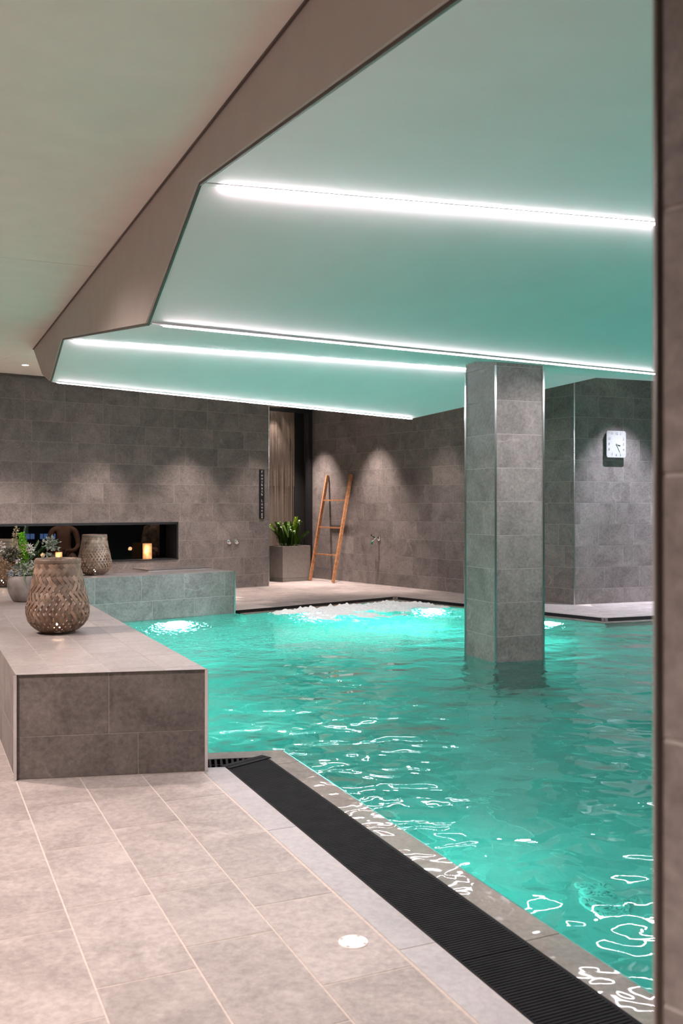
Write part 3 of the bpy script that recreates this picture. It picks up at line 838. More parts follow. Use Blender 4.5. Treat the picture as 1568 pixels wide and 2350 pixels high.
# pool lights
def pool_light(P, nrm, z, energy, label):
    root = empty('pool_light', V((P.x, P.y, z))); tag(root, label, 'pool lamp', 'round underwater pool lamps')
    ax = nrm.normalized(); up = UP; s = up.cross(ax)
    def disc(name, r0, r1, d0, d1, mat):
        bm = bmesh.new(); seg = 24
        rings = []
        for r, d in ((r0, d0), (r1, d1)):
            rings.append([bm.verts.new(ax*d+s*(r*math.cos(2*math.pi*k/seg))+up*(r*math.sin(2*math.pi*k/seg))) for k in range(seg)])
        for k in range(seg):
            bm.faces.new((rings[0][k], rings[0][(k+1) % seg], rings[1][(k+1) % seg], rings[1][k]))
        if name == 'lens': bm.faces.new(rings[1])
        return bm_obj(name, bm, mat, root)
    disc('ring', .14, .11, .012, .03, M_chrome); disc('lens', .11, .10, .02, .028, M_poollens)
    l = bpy.data.lights.new('pool_lamp', 'AREA'); l.shape = 'DISK'; l.size = .22; l.energy = energy; l.color = POOLC
    o = bpy.data.objects.new('pool_lamp', l); COL.objects.link(o); o.parent = root
    o.location = ax*.045; o.rotation_euler = (ax-UP*.05).to_track_quat('-Z', 'Y').to_euler()
    return root
nBl = UIK.cross(UP); nL = V((Dl.y, -Dl.x, 0)); nR = V((Dr.y, -Dr.x, 0)); n3 = V((D3.y, -D3.x, 0))
PE = 20
pool_light(NA(n_edge[3], 1.35), N24, -.50, PE*1.3, 'underwater lamp in the near pool wall beside the pillar')
pool_light(NA(n_edge[3], 4.2), N24, -.50, PE*.5, 'added underwater lamp in the near pool wall by the gutter corner')  # added lamp, helps spread the teal evenly
pool_light(R0+A24*2.6+N24*.0, N24, -.55, PE, 'added unseen underwater lamp in the wall below the front bench, beside the basket')  # this and the next are added on the hidden bench wall for even teal
pool_light(R0+A24*4.9, N24, -.55, PE, 'added unseen underwater lamp in the wall below the front bench, near the rear bench')
pool_light(I0+UIK*1.62, nBl, -.45, PE*1.9, 'underwater lamp below the rear bench')
pool_light(BW[0].lerp(BW[1], .45), nL, -.45, PE*1.8, 'added underwater lamp behind the foam')  # added as well, to even out the teal glow
pool_light(BW[1].lerp(BW[2], .22), nR, -.45, PE*1.8, 'underwater lamp by the far pool corner')
pool_light(BW[1].lerp(BW[2], .78), nR, -.45, PE, 'underwater lamp right of the column')
pool_light(BW[2].lerp(BW[3], .5), n3, -.45, PE, 'added underwater lamp below the clock wall')  # another lamp added for an even teal
for yy, lab in ((2.5, 'added unseen underwater lamp in the right pool wall behind the pillar, nearest'), (6.0, 'added unseen underwater lamp in the middle of the right pool wall'), (9.0, 'added unseen underwater lamp in the right pool wall, farthest')):  # added lamps out of view, filling the pool with teal light
    pool_light(V((7.2, yy, 0)), V((-1, 0, 0)), -.5, PE*1.0, lab)

# ================================================================== things
def text_mesh(txt, size):
    c = bpy.data.curves.new('txt', 'FONT'); c.body = txt; c.size = size; c.align_x = 'CENTER'; c.align_y = 'CENTER'; c.extrude = 0.001
    t = bpy.data.objects.new('txt', c); COL.objects.link(t)
    dg = bpy.context.evaluated_depsgraph_get(); dg.update()
    me = bpy.data.meshes.new_from_object(t.evaluated_get(dg))
    bpy.data.objects.remove(t); bpy.data.curves.remove(c)
    return me
def text_part(name, txt, size, mat, parent, loc, rot):
    me = text_mesh(txt, size); me.name = name; me.materials.clear(); me.materials.append(mat)
    o = bpy.data.objects.new(name, me); COL.objects.link(o); o.parent = parent; o.location = loc; o.rotation_euler = rot
    return o
def copy_tree(o, parent=None):
    c = o.copy(); COL.objects.link(c); c.parent = parent
    for ch in list(o.children): copy_tree(ch, c)
    return c

# ---- woven basket lanterns
def wicker():
    m, nt, b = new_mat('woven_bamboo'); L = nt.links.new
    tc = nt.nodes.new('ShaderNodeTexCoord')
    n = nt.nodes.new('ShaderNodeTexNoise'); n.inputs['Scale'].default_value = 14; n.inputs['Detail'].default_value = 6
    L(tc.outputs['Object'], n.inputs['Vector'])
    r = nt.nodes.new('ShaderNodeValToRGB'); r.color_ramp.elements[0].position = .3; r.color_ramp.elements[1].position = .72
    r.color_ramp.elements[0].color = (.15, .092, .062, 1); r.color_ramp.elements[1].color = (.31, .215, .155, 1)
    L(n.outputs['Fac'], r.inputs['Fac'])
    at = nt.nodes.new('ShaderNodeAttribute'); at.attribute_name = 'strip_shade'
    mr = nt.nodes.new('ShaderNodeMapRange'); mr.inputs['To Min'].default_value = .62; mr.inputs['To Max'].default_value = 1.25
    L(at.outputs['Fac'], mr.inputs['Value'])
    vm = nt.nodes.new('ShaderNodeVectorMath'); vm.operation = 'SCALE'; L(r.outputs['Color'], vm.inputs[0]); L(mr.outputs[0], vm.inputs['Scale'])
    L(vm.outputs[0], b.inputs['Base Color'])
    b.inputs['Roughness'].default_value = .55
    return m
M_wick = wicker()
PROF = [(.092, 0.0), (.125, .012), (.165, .042), (.196, .085), (.206, .135), (.204, .175), (.190, .24), (.175, .30), (.160, .37), (.149, .44), (.145, .488)]
def prof_r(z):
    for (r0, z0), (r1, z1) in zip(PROF, PROF[1:]):
        if z <= z1: return r0+(r1-r0)*(z-z0)/(z1-z0)
    return PROF[-1][0]
def make_basket():
    root = empty('basket_lantern', (0, 0, 0))
    bm = bmesh.new(); NS = 30; W = 0.0215
    rb_ = random.Random(5); shade = []
    zs = [0.488*(k/64) for k in range(65)]
    for sg in (1, -1):
        for i in range(NS):
            th = 2*math.pi*(i+.5*(sg < 0))/NS; sh_ = rb_.random()
            prev = None; run = 0; cross = 0
            for k, z in enumerate(zs):
                r = prof_r(z)
                if k:
                    r0 = prof_r(zs[k-1]); ds = math.hypot(z-zs[k-1], r-r0)
                    dth = sg*math.tan(math.radians(33))*ds/max(.09, (r+r0)/2)
                    th += dth; cross += abs(dth)
                c_ = cross*NS/math.pi
                off = .0036*math.sin(math.pi/2*c_)*sg
                rr = r+off
                # strip cross direction on the surface, perpendicular to the run
                tang = V((-math.sin(th), math.cos(th), 0))
                j = min(k, len(zs)-2); dr = prof_r(zs[j+1])-prof_r(zs[j]); dz = zs[j+1]-zs[j]; l = math.hypot(dr, dz)
                mer = V((math.cos(th)*dr/l, math.sin(th)*dr/l, dz/l))
                zz = min(1, max(0, (z-.25)/.17)); W = .0200+.0085*zz*zz*(3-2*zz)
                cr = tang*math.cos(math.radians(33))-mer*(sg*math.sin(math.radians(33)))
                p = V((rr*math.cos(th), rr*math.sin(th), z+.004))
                a = bm.verts.new(p-cr*W/2); b = bm.verts.new(p+cr*W/2)
                if prev:
                    fc_ = bm.faces.new((prev[0], prev[1], b, a)); shade.append(sh_)
                prev = (a, b)
    wv = bm_obj('weave', bm, M_wick, root, True, recalc=False)
    at = wv.data.attributes.new('strip_shade', 'FLOAT', 'FACE')
    at.data.foreach_set('value', shade); tag(wv, 'diagonally woven flat bamboo strips', kind='stuff')
    bm = bmesh.new(); lathe(bm, [(.142, .455), (.150, .457), (.152, .470), (.150, .487), (.146, .496), (.138, .494), (.136, .47), (.142, .455)], 40, cap_bottom=False); bm_obj('rim', bm, M_wick, root, True)
    bm = bmesh.new(); lathe(bm, [(.10, 0), (.115, .002), (.112, .012), (.0, .014)], 32); bm_obj('base', bm, M_wick, root, True)
    return root
bk = make_basket()
BPOS = [((-1.90, 6.42), 0.3, 'nearest woven basket lantern, large in the left foreground on the bench'),
        ((-3.02, 11.72), 1.3, 'woven basket lantern standing on the rear bench in front of the dark window'),
        ((-3.55, 10.05), 2.2, 'woven basket lantern at the left edge, half hidden by the flowers')]
M_wax = plain('tealight_wax', (.8, .75, .68), .5, noise_amt=.03)
M_flame = plain('tealight_flame', (1, .8, .6), .5, emit=(1, .72, .45), es=90, noise_amt=0)
for i, ((x, y), rz, lab) in enumerate(BPOS):
    b = bk if i == 0 else copy_tree(bk)
    b.location = (x, y, BT); b.rotation_euler = (0, 0, rz); tag(b, lab, 'basket', 'woven basket lanterns on the benches')
    # led tealight inside, turned towards the pool
    t = empty('tealight', (x+.03, y-.10, BT+.016)); tag(t, 'glowing tealight inside the ' + ('nearest basket lantern', 'rear bench basket lantern', 'basket lantern behind the flowers')[i], 'tealight', 'tealights in the baskets')
    bm = bmesh.new(); lathe(bm, [(.030, 0), (.030, .028), (.026, .030), (.0, .030)], 20); bm_obj('cup', bm, M_wax, t, True)
    bm = bmesh.new(); lathe(bm, [(.003, .030), (.011, .040), (.012, .050), (.007, .064), (.001, .078)], 12, cap_top=True); bm_obj('flame', bm, M_flame, t, True)
    l = bpy.data.lights.new('tealight', 'POINT'); l.energy = .5; l.color = (1, .62, .36); l.shadow_soft_size = .01
    lo = bpy.data.objects.new('tealight_lamp', l); COL.objects.link(lo); lo.parent = t; lo.location = (0, 0, .10)

# ---- flowers
def leaf(bm, p, d, n, L, W, curl=.15):
    d = d.normalized(); s = d.cross(n)
    if s.length < 1e-3: s = d.cross(X)
    s.normalize(); u = s.cross(d)
    pts = [(0, .06), (.3, .5), (.62, .42), (1, .02)]
    prev = None
    for f, w_ in pts:
        c = p+d*(L*f)-u*(curl*L*f*f)
        a, b = bm.verts.new(c-s*W*w_), bm.verts.new(c+s*W*w_)
        if prev: bm.faces.new((prev[0], prev[1], b, a))
        prev = (a, b)
def rdir(r, up=0.0):
    while True:
        d = V((r.uniform(-1, 1), r.uniform(-1, 1), r.uniform(-1, 1)))
        if .1 < d.length < 1: break
    d.normalize(); d.z += up
    return d.normalized()
def cluster(bm, c, rad, n, L, W, r, up=.2):
    for _ in range(n):
        d = rdir(r, up); p = V(c)+V((d.x*rad.x, d.y*rad.y, d.z*rad.z))*r.uniform(.15, 1)
        leaf(bm, p, rdir(r, .3)*.6+d, rdir(r, .6), L*r.uniform(.6, 1.2), W*r.uniform(.6, 1.2), r.uniform(-.2, .4))
def foliage(name, col): return plain(name, col, .5, noise_amt=.2, nscale=25)
r = random.Random(11)
pot = empty('flower_pot', (-2.80, 8.50, BT)); tag(pot, 'grey stoneware bowl of mixed flowers and greenery on the front bench', 'flower pot')
bm = bmesh.new(); lathe(bm, [(.100, 0), (.118, .02), (.146, .08), (.158, .14), (.156, .19), (.142, .225), (.132, .232), (.126, .225), (.128, .20), (.0, .195)], 40)
M_pot = plain('stoneware', (.20, .175, .165), .7, noise_amt=.22, nscale=9, bump=.003)
bm_obj('bowl', bm, M_pot, pot, True)
def stem(bm, a, b, rr=.003):
    a, b = V(a), V(b); m = (a+b)/2+V((r.uniform(-.02, .02), r.uniform(-.02, .02), .02)); tube(bm, [a, m, b], [rr, rr*.85, rr*.6], 5)
bm = bmesh.new()
for tgt in ((-.03, 0, .42), (.04, .0, .44), (.20, .02, .46), (-.11, 0, .5), (-.18, 0, .4), (.12, 0, .3), (.06, -.05, .28), (-.06, -.06, .25)): stem(bm, (r.uniform(-.05, .05), r.uniform(-.05, .05), .19), tgt)
bm_obj('stems', bm, foliage('stem_green', (.10, .14, .05)), pot, True)
# bright green bell spike
bm = bmesh.new()
for k in range(150):
    f = k/150; z = .29+.32*f; rad = .046*(1-.45*f); a = k*2.4
    c = V((-.03+.012*math.sin(f*4)+rad*math.cos(a)*.6, rad*math.sin(a)*.6, z)); d = V((math.cos(a), math.sin(a), .25))
    for q in range(3): leaf(bm, c, d+rdir(r)*.5, UP, .032*(1.1-.4*f), .018, -.2)
bm_obj('green_bell_spike', bm, foliage('bell_green', (.24, .62, .02)), pot)
bm = bmesh.new()
for k in range(70):
    f = k/70; c = V((-.12+.03*f, .02, .40+.26*f)); cluster(bm, c, V((.022, .022, .02)), 3, .02, .010, r)
for k in range(60):
    f = k/60; c = V((-.045+.05*f, -.03, .27+.25*f)); cluster(bm, c, V((.05, .03, .03)), 2, .02, .010, r)
bm_obj('beige_grass_plume', bm, foliage('plume_beige', (.40, .33, .20)), pot)
bm = bmesh.new()
for c in ((.035, .0, .475), (.05, -.01, .44), (-.19, .0, .45), (-.175, -.02, .42), (-.235, 0, .51), (.085, -.03, .33), (-.04, -.06, .35)):
    cluster(bm, c, V((.032, .032, .032)), 46, .026, .009, r)
bm_obj('white_blossoms', bm, foliage('blossom_white', (.74, .68, .68)), pot)
bm = bmesh.new()
cluster(bm, (.215, .03, .505), V((.075, .05, .055)), 120, .034, .022, r); cluster(bm, (.20, .0, .40), V((.05, .03, .022)), 36, .028, .016, r)
cluster(bm, (-.03, -.08, .27), V((.06, .04, .05)), 70, .036, .024, r); cluster(bm, (.02, -.08, .31), V((.04, .03, .05)), 40, .034, .022, r)
bm_obj('grey_leaf_sprays', bm, foliage('leaf_greygreen', (.26, .29, .24)), pot)
bm = bmesh.new()
for p0, d in (((.05, 0, .36), (.5, 0, .5)), ((.06, 0, .33), (.8, .1, .3)), ((.05, 0, .38), (.35, .1, .8)), ((-.2, 0, .40), (-.5, 0, .6)), ((-.02, 0, .5), (.15, 0, .9)), ((.04, -.05, .25), (.7, -.3, .2))):
    p0, d = V(p0), V(d).normalized()
    for k in range(14):
        f = k/14; c = p0+d*.17*f
        for sg in (-1, 1): leaf(bm, c, d*.8+V((d.z, 0, -d.x))*sg*.8, UP, .05*(1-.5*f), .011, .1)
cluster(bm, (.10, -.03, .26), V((.06, .05, .06)), 70, .035, .013, r)
bm_obj('fern_leaves', bm, foliage('leaf_fern', (.10, .20, .04)), pot)
bm = bmesh.new()
cluster(bm, (-.13, -.02, .42), V((.08, .06, .06)), 140, .035, .018, r); cluster(bm, (-.06, 0, .36), V((.09, .07, .07)), 120, .04, .02, r)
bm_obj('dark_leaves', bm, foliage('leaf_dark', (.055, .055, .035)), pot)
bm = bmesh.new()
cluster(bm, (-.16, -.04, .28), V((.12, .08, .09)), 420, .022, .011, r)
bm_obj('brown_filler_flowers', bm, foliage('filler_brown', (.24, .15, .075)), pot)
bm = bmesh.new()
cluster(bm, (-.10, -.10, .255), V((.028, .028, .024)), 90, .014, .014, r); cluster(bm, (-.01, -.12, .250), V((.02, .02, .02)), 60, .013, .012, r)
bm_obj('pale_blue_blossoms', bm, foliage('blossom_blue', (.36, .43, .47)), pot)
bm = bmesh.new(); tube(bm, [(.02, -.10, .30), (.03, -.15, .26), (.04, -.17, .20), (.05, -.17, .15)], [.003, .003, .002, .001], 5)
for k in range(8): leaf(bm, V((.03+.002*k, -.15-.002*k, .26-.013*k)), V((.3, -.4, -.7)), UP, .03, .007)
bm_obj('drooping_tendril', bm, foliage('leaf_fern', (.1, .2, .04)), pot)

# ---- planter
F0 = V((-1.06, 17.27, 0)); pw, pd, ph = .615, .47, .642
M_conc = plain('grey_concrete_planter', (.25, .225, .205), .75, noise_amt=.05, nscale=18, bump=.001)
pl = empty('planter', F0+U37*pw/2+V37*pd/2, math.radians(37.5)); tag(pl, 'square grey concrete planter with a dark green plant beside the doorway', 'planter')
bm = bmesh.new()
h1, h2 = pw/2, pd/2
o_ = [(-h1, -h2), (h1, -h2), (h1, h2), (-h1, h2)]; i_ = [(x*.9, y*.88) for x, y in o_]
def loop(pts, z): return [bm.verts.new((x, y, z)) for x, y in pts]
a, b, c, d = loop(o_, .065), loop(o_, ph), loop(i_, ph), loop(i_, ph-.08)
for l0, l1 in ((a, b), (b, c), (c, d)):
    for k in range(4): bm.faces.new((l0[k], l0[(k+1) % 4], l1[(k+1) % 4], l1[k]))
bm.faces.new(a[::-1])
bm_obj('body', bm, M_conc, pl)
bm = bmesh.new(); prism(bm, [(x*.985, y*.985) for x, y in o_], 0, .062); bm_obj('plinth', bm, M_conc, pl)
bm = bmesh.new(); prism(bm, i_, ph-.085, ph-.04); bm_obj('soil', bm, plain('soil', (.03, .022, .016), .95, noise_amt=.3, nscale=40, bump=.01), pl)
M_zz = foliage('plant_green', (.07, .145, .012)); M_zz2 = foliage('plant_lime', (.26, .38, .02))
for k in range(36):
    a0 = r.uniform(0, 6.28); rr = r.uniform(.02, .19); bx, by = rr*math.cos(a0), rr*math.sin(a0)*.8
    lean = r.uniform(.02, .22); H = r.uniform(.32, .54)
    if k == 0: bx, by, a0, lean, H = .08, 0, 0.3, .10, .58
    if k == 1: bx, by, a0, lean, H = .10, .02, .1, .14, .50
    if k == 2: bx, by, a0, lean, H = -.12, 0, 2.6, .26, .42
    if k == 3: bx, by, a0, lean, H = .14, -.03, -.2, .26, .30
    if k == 4: bx, by, a0, lean, H = -.10, 0, 2.9, .10, .46
    bm = bmesh.new(); pts = []
    for q in range(6):
        f = q/5; pts.append(V((bx+lean*f*f*math.cos(a0), by+lean*f*f*math.sin(a0), ph-.05+H*f)))
    tube(bm, pts, [.009, .008, .007, .006, .004, .002], 6)
    for q in range(18):
        f = .22+.78*q/18; i0 = min(4, int(f*5)); g = f*5-i0; c = pts[i0].lerp(pts[i0+1], g); dd = (pts[i0+1]-pts[i0]).normalized()
        for sg in (-1, 1):
            sd = dd.cross(V((math.cos(k*1.7), math.sin(k*1.7), 0))).normalized()*sg
            leaf(bm, c, sd+dd*.75, dd, .080*(1-.35*f), .046, .15)
    bm_obj('plant_stem', bm, M_zz2 if k in (0, 1, 9, 15, 20) else M_zz, pl)

# ---- ladder
nB = UB.cross(UP)
bl, br_ = V((-.574, 17.55, 0)), V((-.150, 17.0, 0))
tl_, tr_ = V0+UB*.5686+nB*.035+UP*1.94, V0+UB*1.285+nB*.035+UP*1.94
lad = empty('ladder', (bl+br_)/2); tag(lad, 'wooden leaning towel ladder with three rungs against the slate wall', 'ladder')
M_wood = plain('oiled_teak', (.40, .185, .085), .5, noise_amt=.16, nscale=22)
o = lad.location.copy()
for a, b in ((bl, tl_), (br_, tr_)):
    bm = bmesh.new(); bar(bm, a-o+UP*.012, b-o, .034, .055, nB); bm_obj('rail', bm, M_wood, lad)
for f in (.252, .504, .76):
    bm = bmesh.new(); a, b = bl.lerp(tl_, f)-o, br_.lerp(tr_, f)-o; bar(bm, a, b, .026, .026); bm_obj('rung', bm, M_wood, lad)

# ---- sign
nW = U37.cross(UP)
sg_ = W0-U37*.150+nW*.004+UP*1.573
sign = empty('wall_sign', sg_, math.radians(37.5)); tag(sign, 'narrow black vertical sign reading Footbath Lounge beside the doorway', 'sign')
bm = bmesh.new(); bm_box(bm, V((0, -.008, 0)), X, Y, UP, .098, .016, .835); plate = bm_obj('plate', bm, M_black, sign)
M_let = plain('sign_lettering', (.62, .60, .58), .5, noise_amt=.02)
txt = 'Footbath Lounge'
for k, ch in enumerate(txt):
    if ch == ' ': continue
    text_part('letter', ch, .062, M_let, plate, (0, -.0175, .385-.0545*k-.01), (math.pi/2, 0, 0))

# ---- clock
ck = C0+UC*.655+UC.cross(UP)*.004+UP*2.243
clock = empty('wall_clock', ck, math.radians(21)); tag(clock, 'square white wall clock with rounded corners on the slate wall', 'clock')
def rrect(w_, h_, rad, n=6):
    pts = []
    for cx, cz, a0 in ((w_/2-rad, h_/2-rad, 0), (-w_/2+rad, h_/2-rad, 90), (-w_/2+rad, -h_/2+rad, 180), (w_/2-rad, -h_/2+rad, 270)):
        for k in range(n+1):
            a = math.radians(a0+90*k/n); pts.append((cx+rad*math.cos(a), cz+rad*math.sin(a)))
    return pts
def slab_y(pts, y0, y1, name, mat, parent):
    bm = bmesh.new(); f = [bm.verts.new((x, y0, z)) for x, z in pts]; g = [bm.verts.new((x, y1, z)) for x, z in pts]
    bm.faces.new(f); bm.faces.new(g[::-1])
    for k in range(len(pts)): bm.faces.new((f[k], g[k], g[(k+1) % len(pts)], f[(k+1) % len(pts)]))
    return bm_obj(name, bm, mat, parent)
slab_y([(x-.006, z) for x, z in rrect(.30, .32, .03)], -.045, 0, 'housing', plain('clock_housing', (.05, .045, .04), .4, noise_amt=.02), clock)
dial = slab_y(rrect(.325, .375, .03), -.058, -.045, 'dial', plain('clock_dial', (.33, .325, .315), .35, noise_amt=.02), clock)
M_num = plain('clock_numeral', (.30, .33, .40), .3, .5, noise_amt=.02)
for k in range(1, 13):
    a = math.radians(90-30*k); cx, sz = math.cos(a), math.sin(a); m_ = max(abs(cx)/.125, abs(sz)/.15); 
    text_part('numeral', str(k), .048, M_num, dial, (cx/m_*.98 if abs(cx) > .6 else cx*.14, -.0595, sz/m_ if abs(sz) > .8 else sz*.15), (math.pi/2, 0, 0))
for nm, ang, L, wd in (('hour_hand', -12, .07, .010), ('minute_hand', -62, .125, .007)):
    bm = bmesh.new(); a = math.radians(ang); bar(bm, V((0, -.062, 0)), V((L*math.cos(a), -.062, L*math.sin(a))), .003, wd, Y); bm_obj(nm, bm, plain('clock_hand', (.45, .44, .42), .4, noise_amt=0), dial)
bm = bmesh.new(); tube(bm, [(0, -.058, 0), (0, -.066, 0)], .008, 12); bm_obj('hub', bm, plain('clock_hub', (.08, .09, .08), .4, noise_amt=0), clock)

# ---- shower buttons on the left wall
for t, lab in ((.785, 'left one of two chrome wall push buttons'), (.6415, 'right one of two chrome wall push buttons')):
    b = empty('wall_button', W0-U37*t+nW*.003+UP*.777, math.radians(37.5)); tag(b, lab, 'button', 'chrome wall buttons')
    bm = bmesh.new(); tube(bm, [(0, 0, 0), (0, -.008, 0), (0, -.014, 0)], [.044, .044, .036], 24); bm_obj('rosette', bm, M_chromep, b, True)
    bm = bmesh.new(); tube(bm, [(0, -.012, 0), (0, -.03, 0), (0, -.034, 0)], [.022, .022, .016], 20); bm_obj('knob', bm, M_chromep, b, True)

# ---- tap
tp = empty('wall_tap', V0+UB*2.03+nB*.003+UP*.803, math.radians(-52.5)); tag(tp, 'small chrome wall tap with black lever and green nozzle', 'tap')
bm = bmesh.new(); tube(bm, [(0, 0, 0), (0, -.012, 0), (0, -.02, 0)], [.042, .042, .026], 20); bm_obj('rosette', bm, M_chromep, tp, True)
bm = bmesh.new(); tube(bm, [(0, -.015, 0), (0, -.08, 0), (-.02, -.11, -.02), (-.05, -.12, -.05)], [.018, .018, .016, .014], 12); tb_ = bm_obj('body', bm, M_chromep, tp, True)
bm = bmesh.new(); tube(bm, [(-.05, -.12, -.045), (-.05, -.12, -.10)], [.020, .012], 12); bm_obj('nozzle', bm, plain('green_nozzle', (.01, .16, .05), .4, noise_amt=.05), tb_, True)
bm = bmesh.new(); tube(bm, [(-.01, -.09, .012), (-.05, -.10, .05), (-.085, -.10, .06)], [.010, .010, .016], 10); bm_obj('lever', bm, M_black, tb_, True)

# ---- round floor cap, pool inlet
fc = empty('floor_cap', (.037, 3.03, 0)); tag(fc, 'round white cap set into the deck tiles near the gutter', 'floor cap')
bm = bmesh.new(); lathe(bm, [(.047, 0), (.047, .002), (.045, .003), (.0, .0032)], 36); bm_obj('disc', bm, plain('cap_white', (.86, .80, .78), .5, noise_amt=.03), fc)
for k in range(4):
    a = math.radians(45+90*k+20); bm = bmesh.new(); bm_box(bm, V((.040*math.cos(a), .040*math.sin(a), .0034)), V((math.cos(a), math.sin(a), 0)), V((-math.sin(a), math.cos(a), 0)), UP, .008, .010, .0012); bm_obj('screw_slot', bm, plain('cap_slot', (.45, .38, .35), .6, noise_amt=.02), fc)
pi_ = empty('pool_inlet', (1.28, 4.57, PZ+T)); tag(pi_, 'round inlet grille in the pool floor near the pillar', 'pool inlet')
bm = bmesh.new(); lathe(bm, [(.10, 0), (.098, .012), (.085, .018), (.0, .02)], 32); bm_obj('plate', bm, plain('inlet_plastic', (.75, .78, .76), .4, noise_amt=.02), pi_, True)
for k in range(14):
    a = 2*math.pi*k/14; bm = bmesh.new(); bm_box(bm, V((.062*math.cos(a), .062*math.sin(a), .0195)), V((math.cos(a), math.sin(a), 0)), V((-math.sin(a), math.cos(a), 0)), UP, .045, .008, .003); bm_obj('slot', bm, plain('slot_grey', (.2, .25, .25), .6, noise_amt=0), pi_)

# ---- foam over the jets
def foam_mat():
    m, nt, b = new_mat('water_foam')
    b.inputs['Base Color'].default_value = (.80, .80, .79, 1); b.inputs['Roughness'].default_value = .35
    b.inputs['Subsurface Weight'].default_value = 0.0
    tc = nt.nodes.new('ShaderNodeNewGeometry'); n = nt.nodes.new('ShaderNodeTexNoise'); n.inputs['Scale'].default_value = 30; n.inputs['Detail'].default_value = 6
    nt.links.new(tc.outputs['Position'], n.inputs['Vector'])
    bp = nt.nodes.new('ShaderNodeBump'); bp.inputs['Distance'].default_value = .03; nt.links.new(n.outputs['Fac'], bp.inputs['Height']); nt.links.new(bp.outputs['Normal'], b.inputs['Normal'])
    return m
M_foam = foam_mat()
def foam(name, O, ex, ey, L, Wd, nx, ny, hmax, thr, seed, label):
    vs, keep = [], []
    for i in range(nx+1):
        for j in range(ny+1):
            f, g = i/nx, j/ny
            p = O+ex*(L*f)+ey*(Wd*g)
            env = min(1, 6*f)*min(1, 6*(1-f))*min(1, 8*g+.3)*(1-g)**.8
            q = V((p.x*3.0+seed, p.y*3.0, seed)); q2 = V((p.x*7.5, p.y*7.5, seed*2.0))
            nz_ = noise.noise(q)*.5+.5; n2 = noise.noise(q2)*.5+.5; n3_ = noise.noise(q2*2.6)*.5+.5
            v = env*(.45+.75*nz_)+.55*(n2-.5)+.45*(n3_-.5)
            keep.append(v)
            vs.append(V((p.x, p.y, WZ+.010+hmax*max(0, v-.30)*(.15+1.1*(1-abs(2*n2-1)))*(.4+.9*n3_)*env)))
    fs = []
    for i in range(nx):
        for j in range(ny):
            k = i*(ny+1)+j
            ids = (k, k+1, k+ny+2, k+ny+1)
            if sum(keep[q] for q in ids)/4 > thr: fs.append(ids)
    o = mesh_obj(name, vs, fs, M_foam, None, True); tag(o, label, 'foam', kind='stuff'); return o
foam('water_foam', BW[0]+Dl*(-.1), Dl, nL, (BW[1]-BW[0]).length+.3, 2.1, 230, 170, .085, .45, 3.3, 'white bubbling foam over the jets at the rear pool edge')
foam('water_foam', BW[1]-nR*.0, Dr, nR, 1.3, .8, 90, 60, .05, .47, 8.1, 'thinner white foam at the far right pool corner')

# ---- long low window, candles, the dim lounge behind
win = empty('window_1', (0, 0, 0)); tag(win, 'long low dark window in the slate wall', 'window', kind='structure')
s0, s1 = LW-5.75, LW-1.73
def wpt(s, dep, z): return WS+U37*s-nW*dep+UP*z
M_frame = plain('window_frame_dark', (.010, .011, .014), .45, noise_amt=.02)
for (sa, sb, za, zb) in ((s0, s1, hz1-.035, hz1), (s0, s1, hz0, hz0+.018), (s1-.03, s1, hz0, hz1), (s0, s0+.03, hz0, hz1)):
    bm = bmesh.new(); bm_box(bm, wpt((sa+sb)/2, TH/2-.005, (za+zb)/2), U37, nW, UP, sb-sa, TH+.01, zb-za); bm_obj('window_frame', bm, M_frame, win)
def glass_mat():
    m = bpy.data.materials.new('dark_window_glass'); m.use_nodes = True; nt = m.node_tree; nt.nodes.clear()
    out = nt.nodes.new('ShaderNodeOutputMaterial'); mx = nt.nodes.new('ShaderNodeMixShader'); fr = nt.nodes.new('ShaderNodeFresnel'); fr.inputs['IOR'].default_value = 1.35
    t = nt.nodes.new('ShaderNodeBsdfTransparent'); t.inputs['Color'].default_value = (.55, .53, .52, 1)
    g = nt.nodes.new('ShaderNodeBsdfGlossy'); g.inputs['Roughness'].default_value = .02; g.inputs['Color'].default_value = (.6, .6, .6, 1)
    nt.links.new(fr.outputs[0], mx.inputs[0]); nt.links.new(t.outputs[0], mx.inputs[1]); nt.links.new(g.outputs[0], mx.inputs[2]); nt.links.new(mx.outputs[0], out.inputs[0])
    return m
bm = bmesh.new(); bm_box(bm, wpt((s0+s1)/2, .36, (hz0+hz1)/2), U37, nW, UP, s1-s0-.06, .006, hz1-hz0-.05); bm_obj('window_pane', bm, glass_mat(), win)
def wax(name, c1, c2, e):
    m, nt, b = new_mat(name)
    tc = nt.nodes.new('ShaderNodeTexCoord'); n = nt.nodes.new('ShaderNodeTexNoise'); n.inputs['Scale'].default_value = 18; n.inputs['Detail'].default_value = 5
    nt.links.new(tc.outputs['Object'], n.inputs['Vector'])
    rr = nt.nodes.new('ShaderNodeValToRGB'); rr.color_ramp.elements[0].color = (*c1, 1); rr.color_ramp.elements[1].color = (*c2, 1); rr.color_ramp.elements[0].position = .35; rr.color_ramp.elements[1].position = .65
    nt.links.new(n.outputs['Fac'], rr.inputs['Fac']); nt.links.new(rr.outputs[0], b.inputs['Base Color']); nt.links.new(rr.outputs[0], b.inputs['Emission Color'])
    b.inputs['Emission Strength'].default_value = e; b.inputs['Roughness'].default_value = .5
    return m
M_cand = wax('glowing_wax', (.45, .20, .07), (.62, .33, .15), .55)
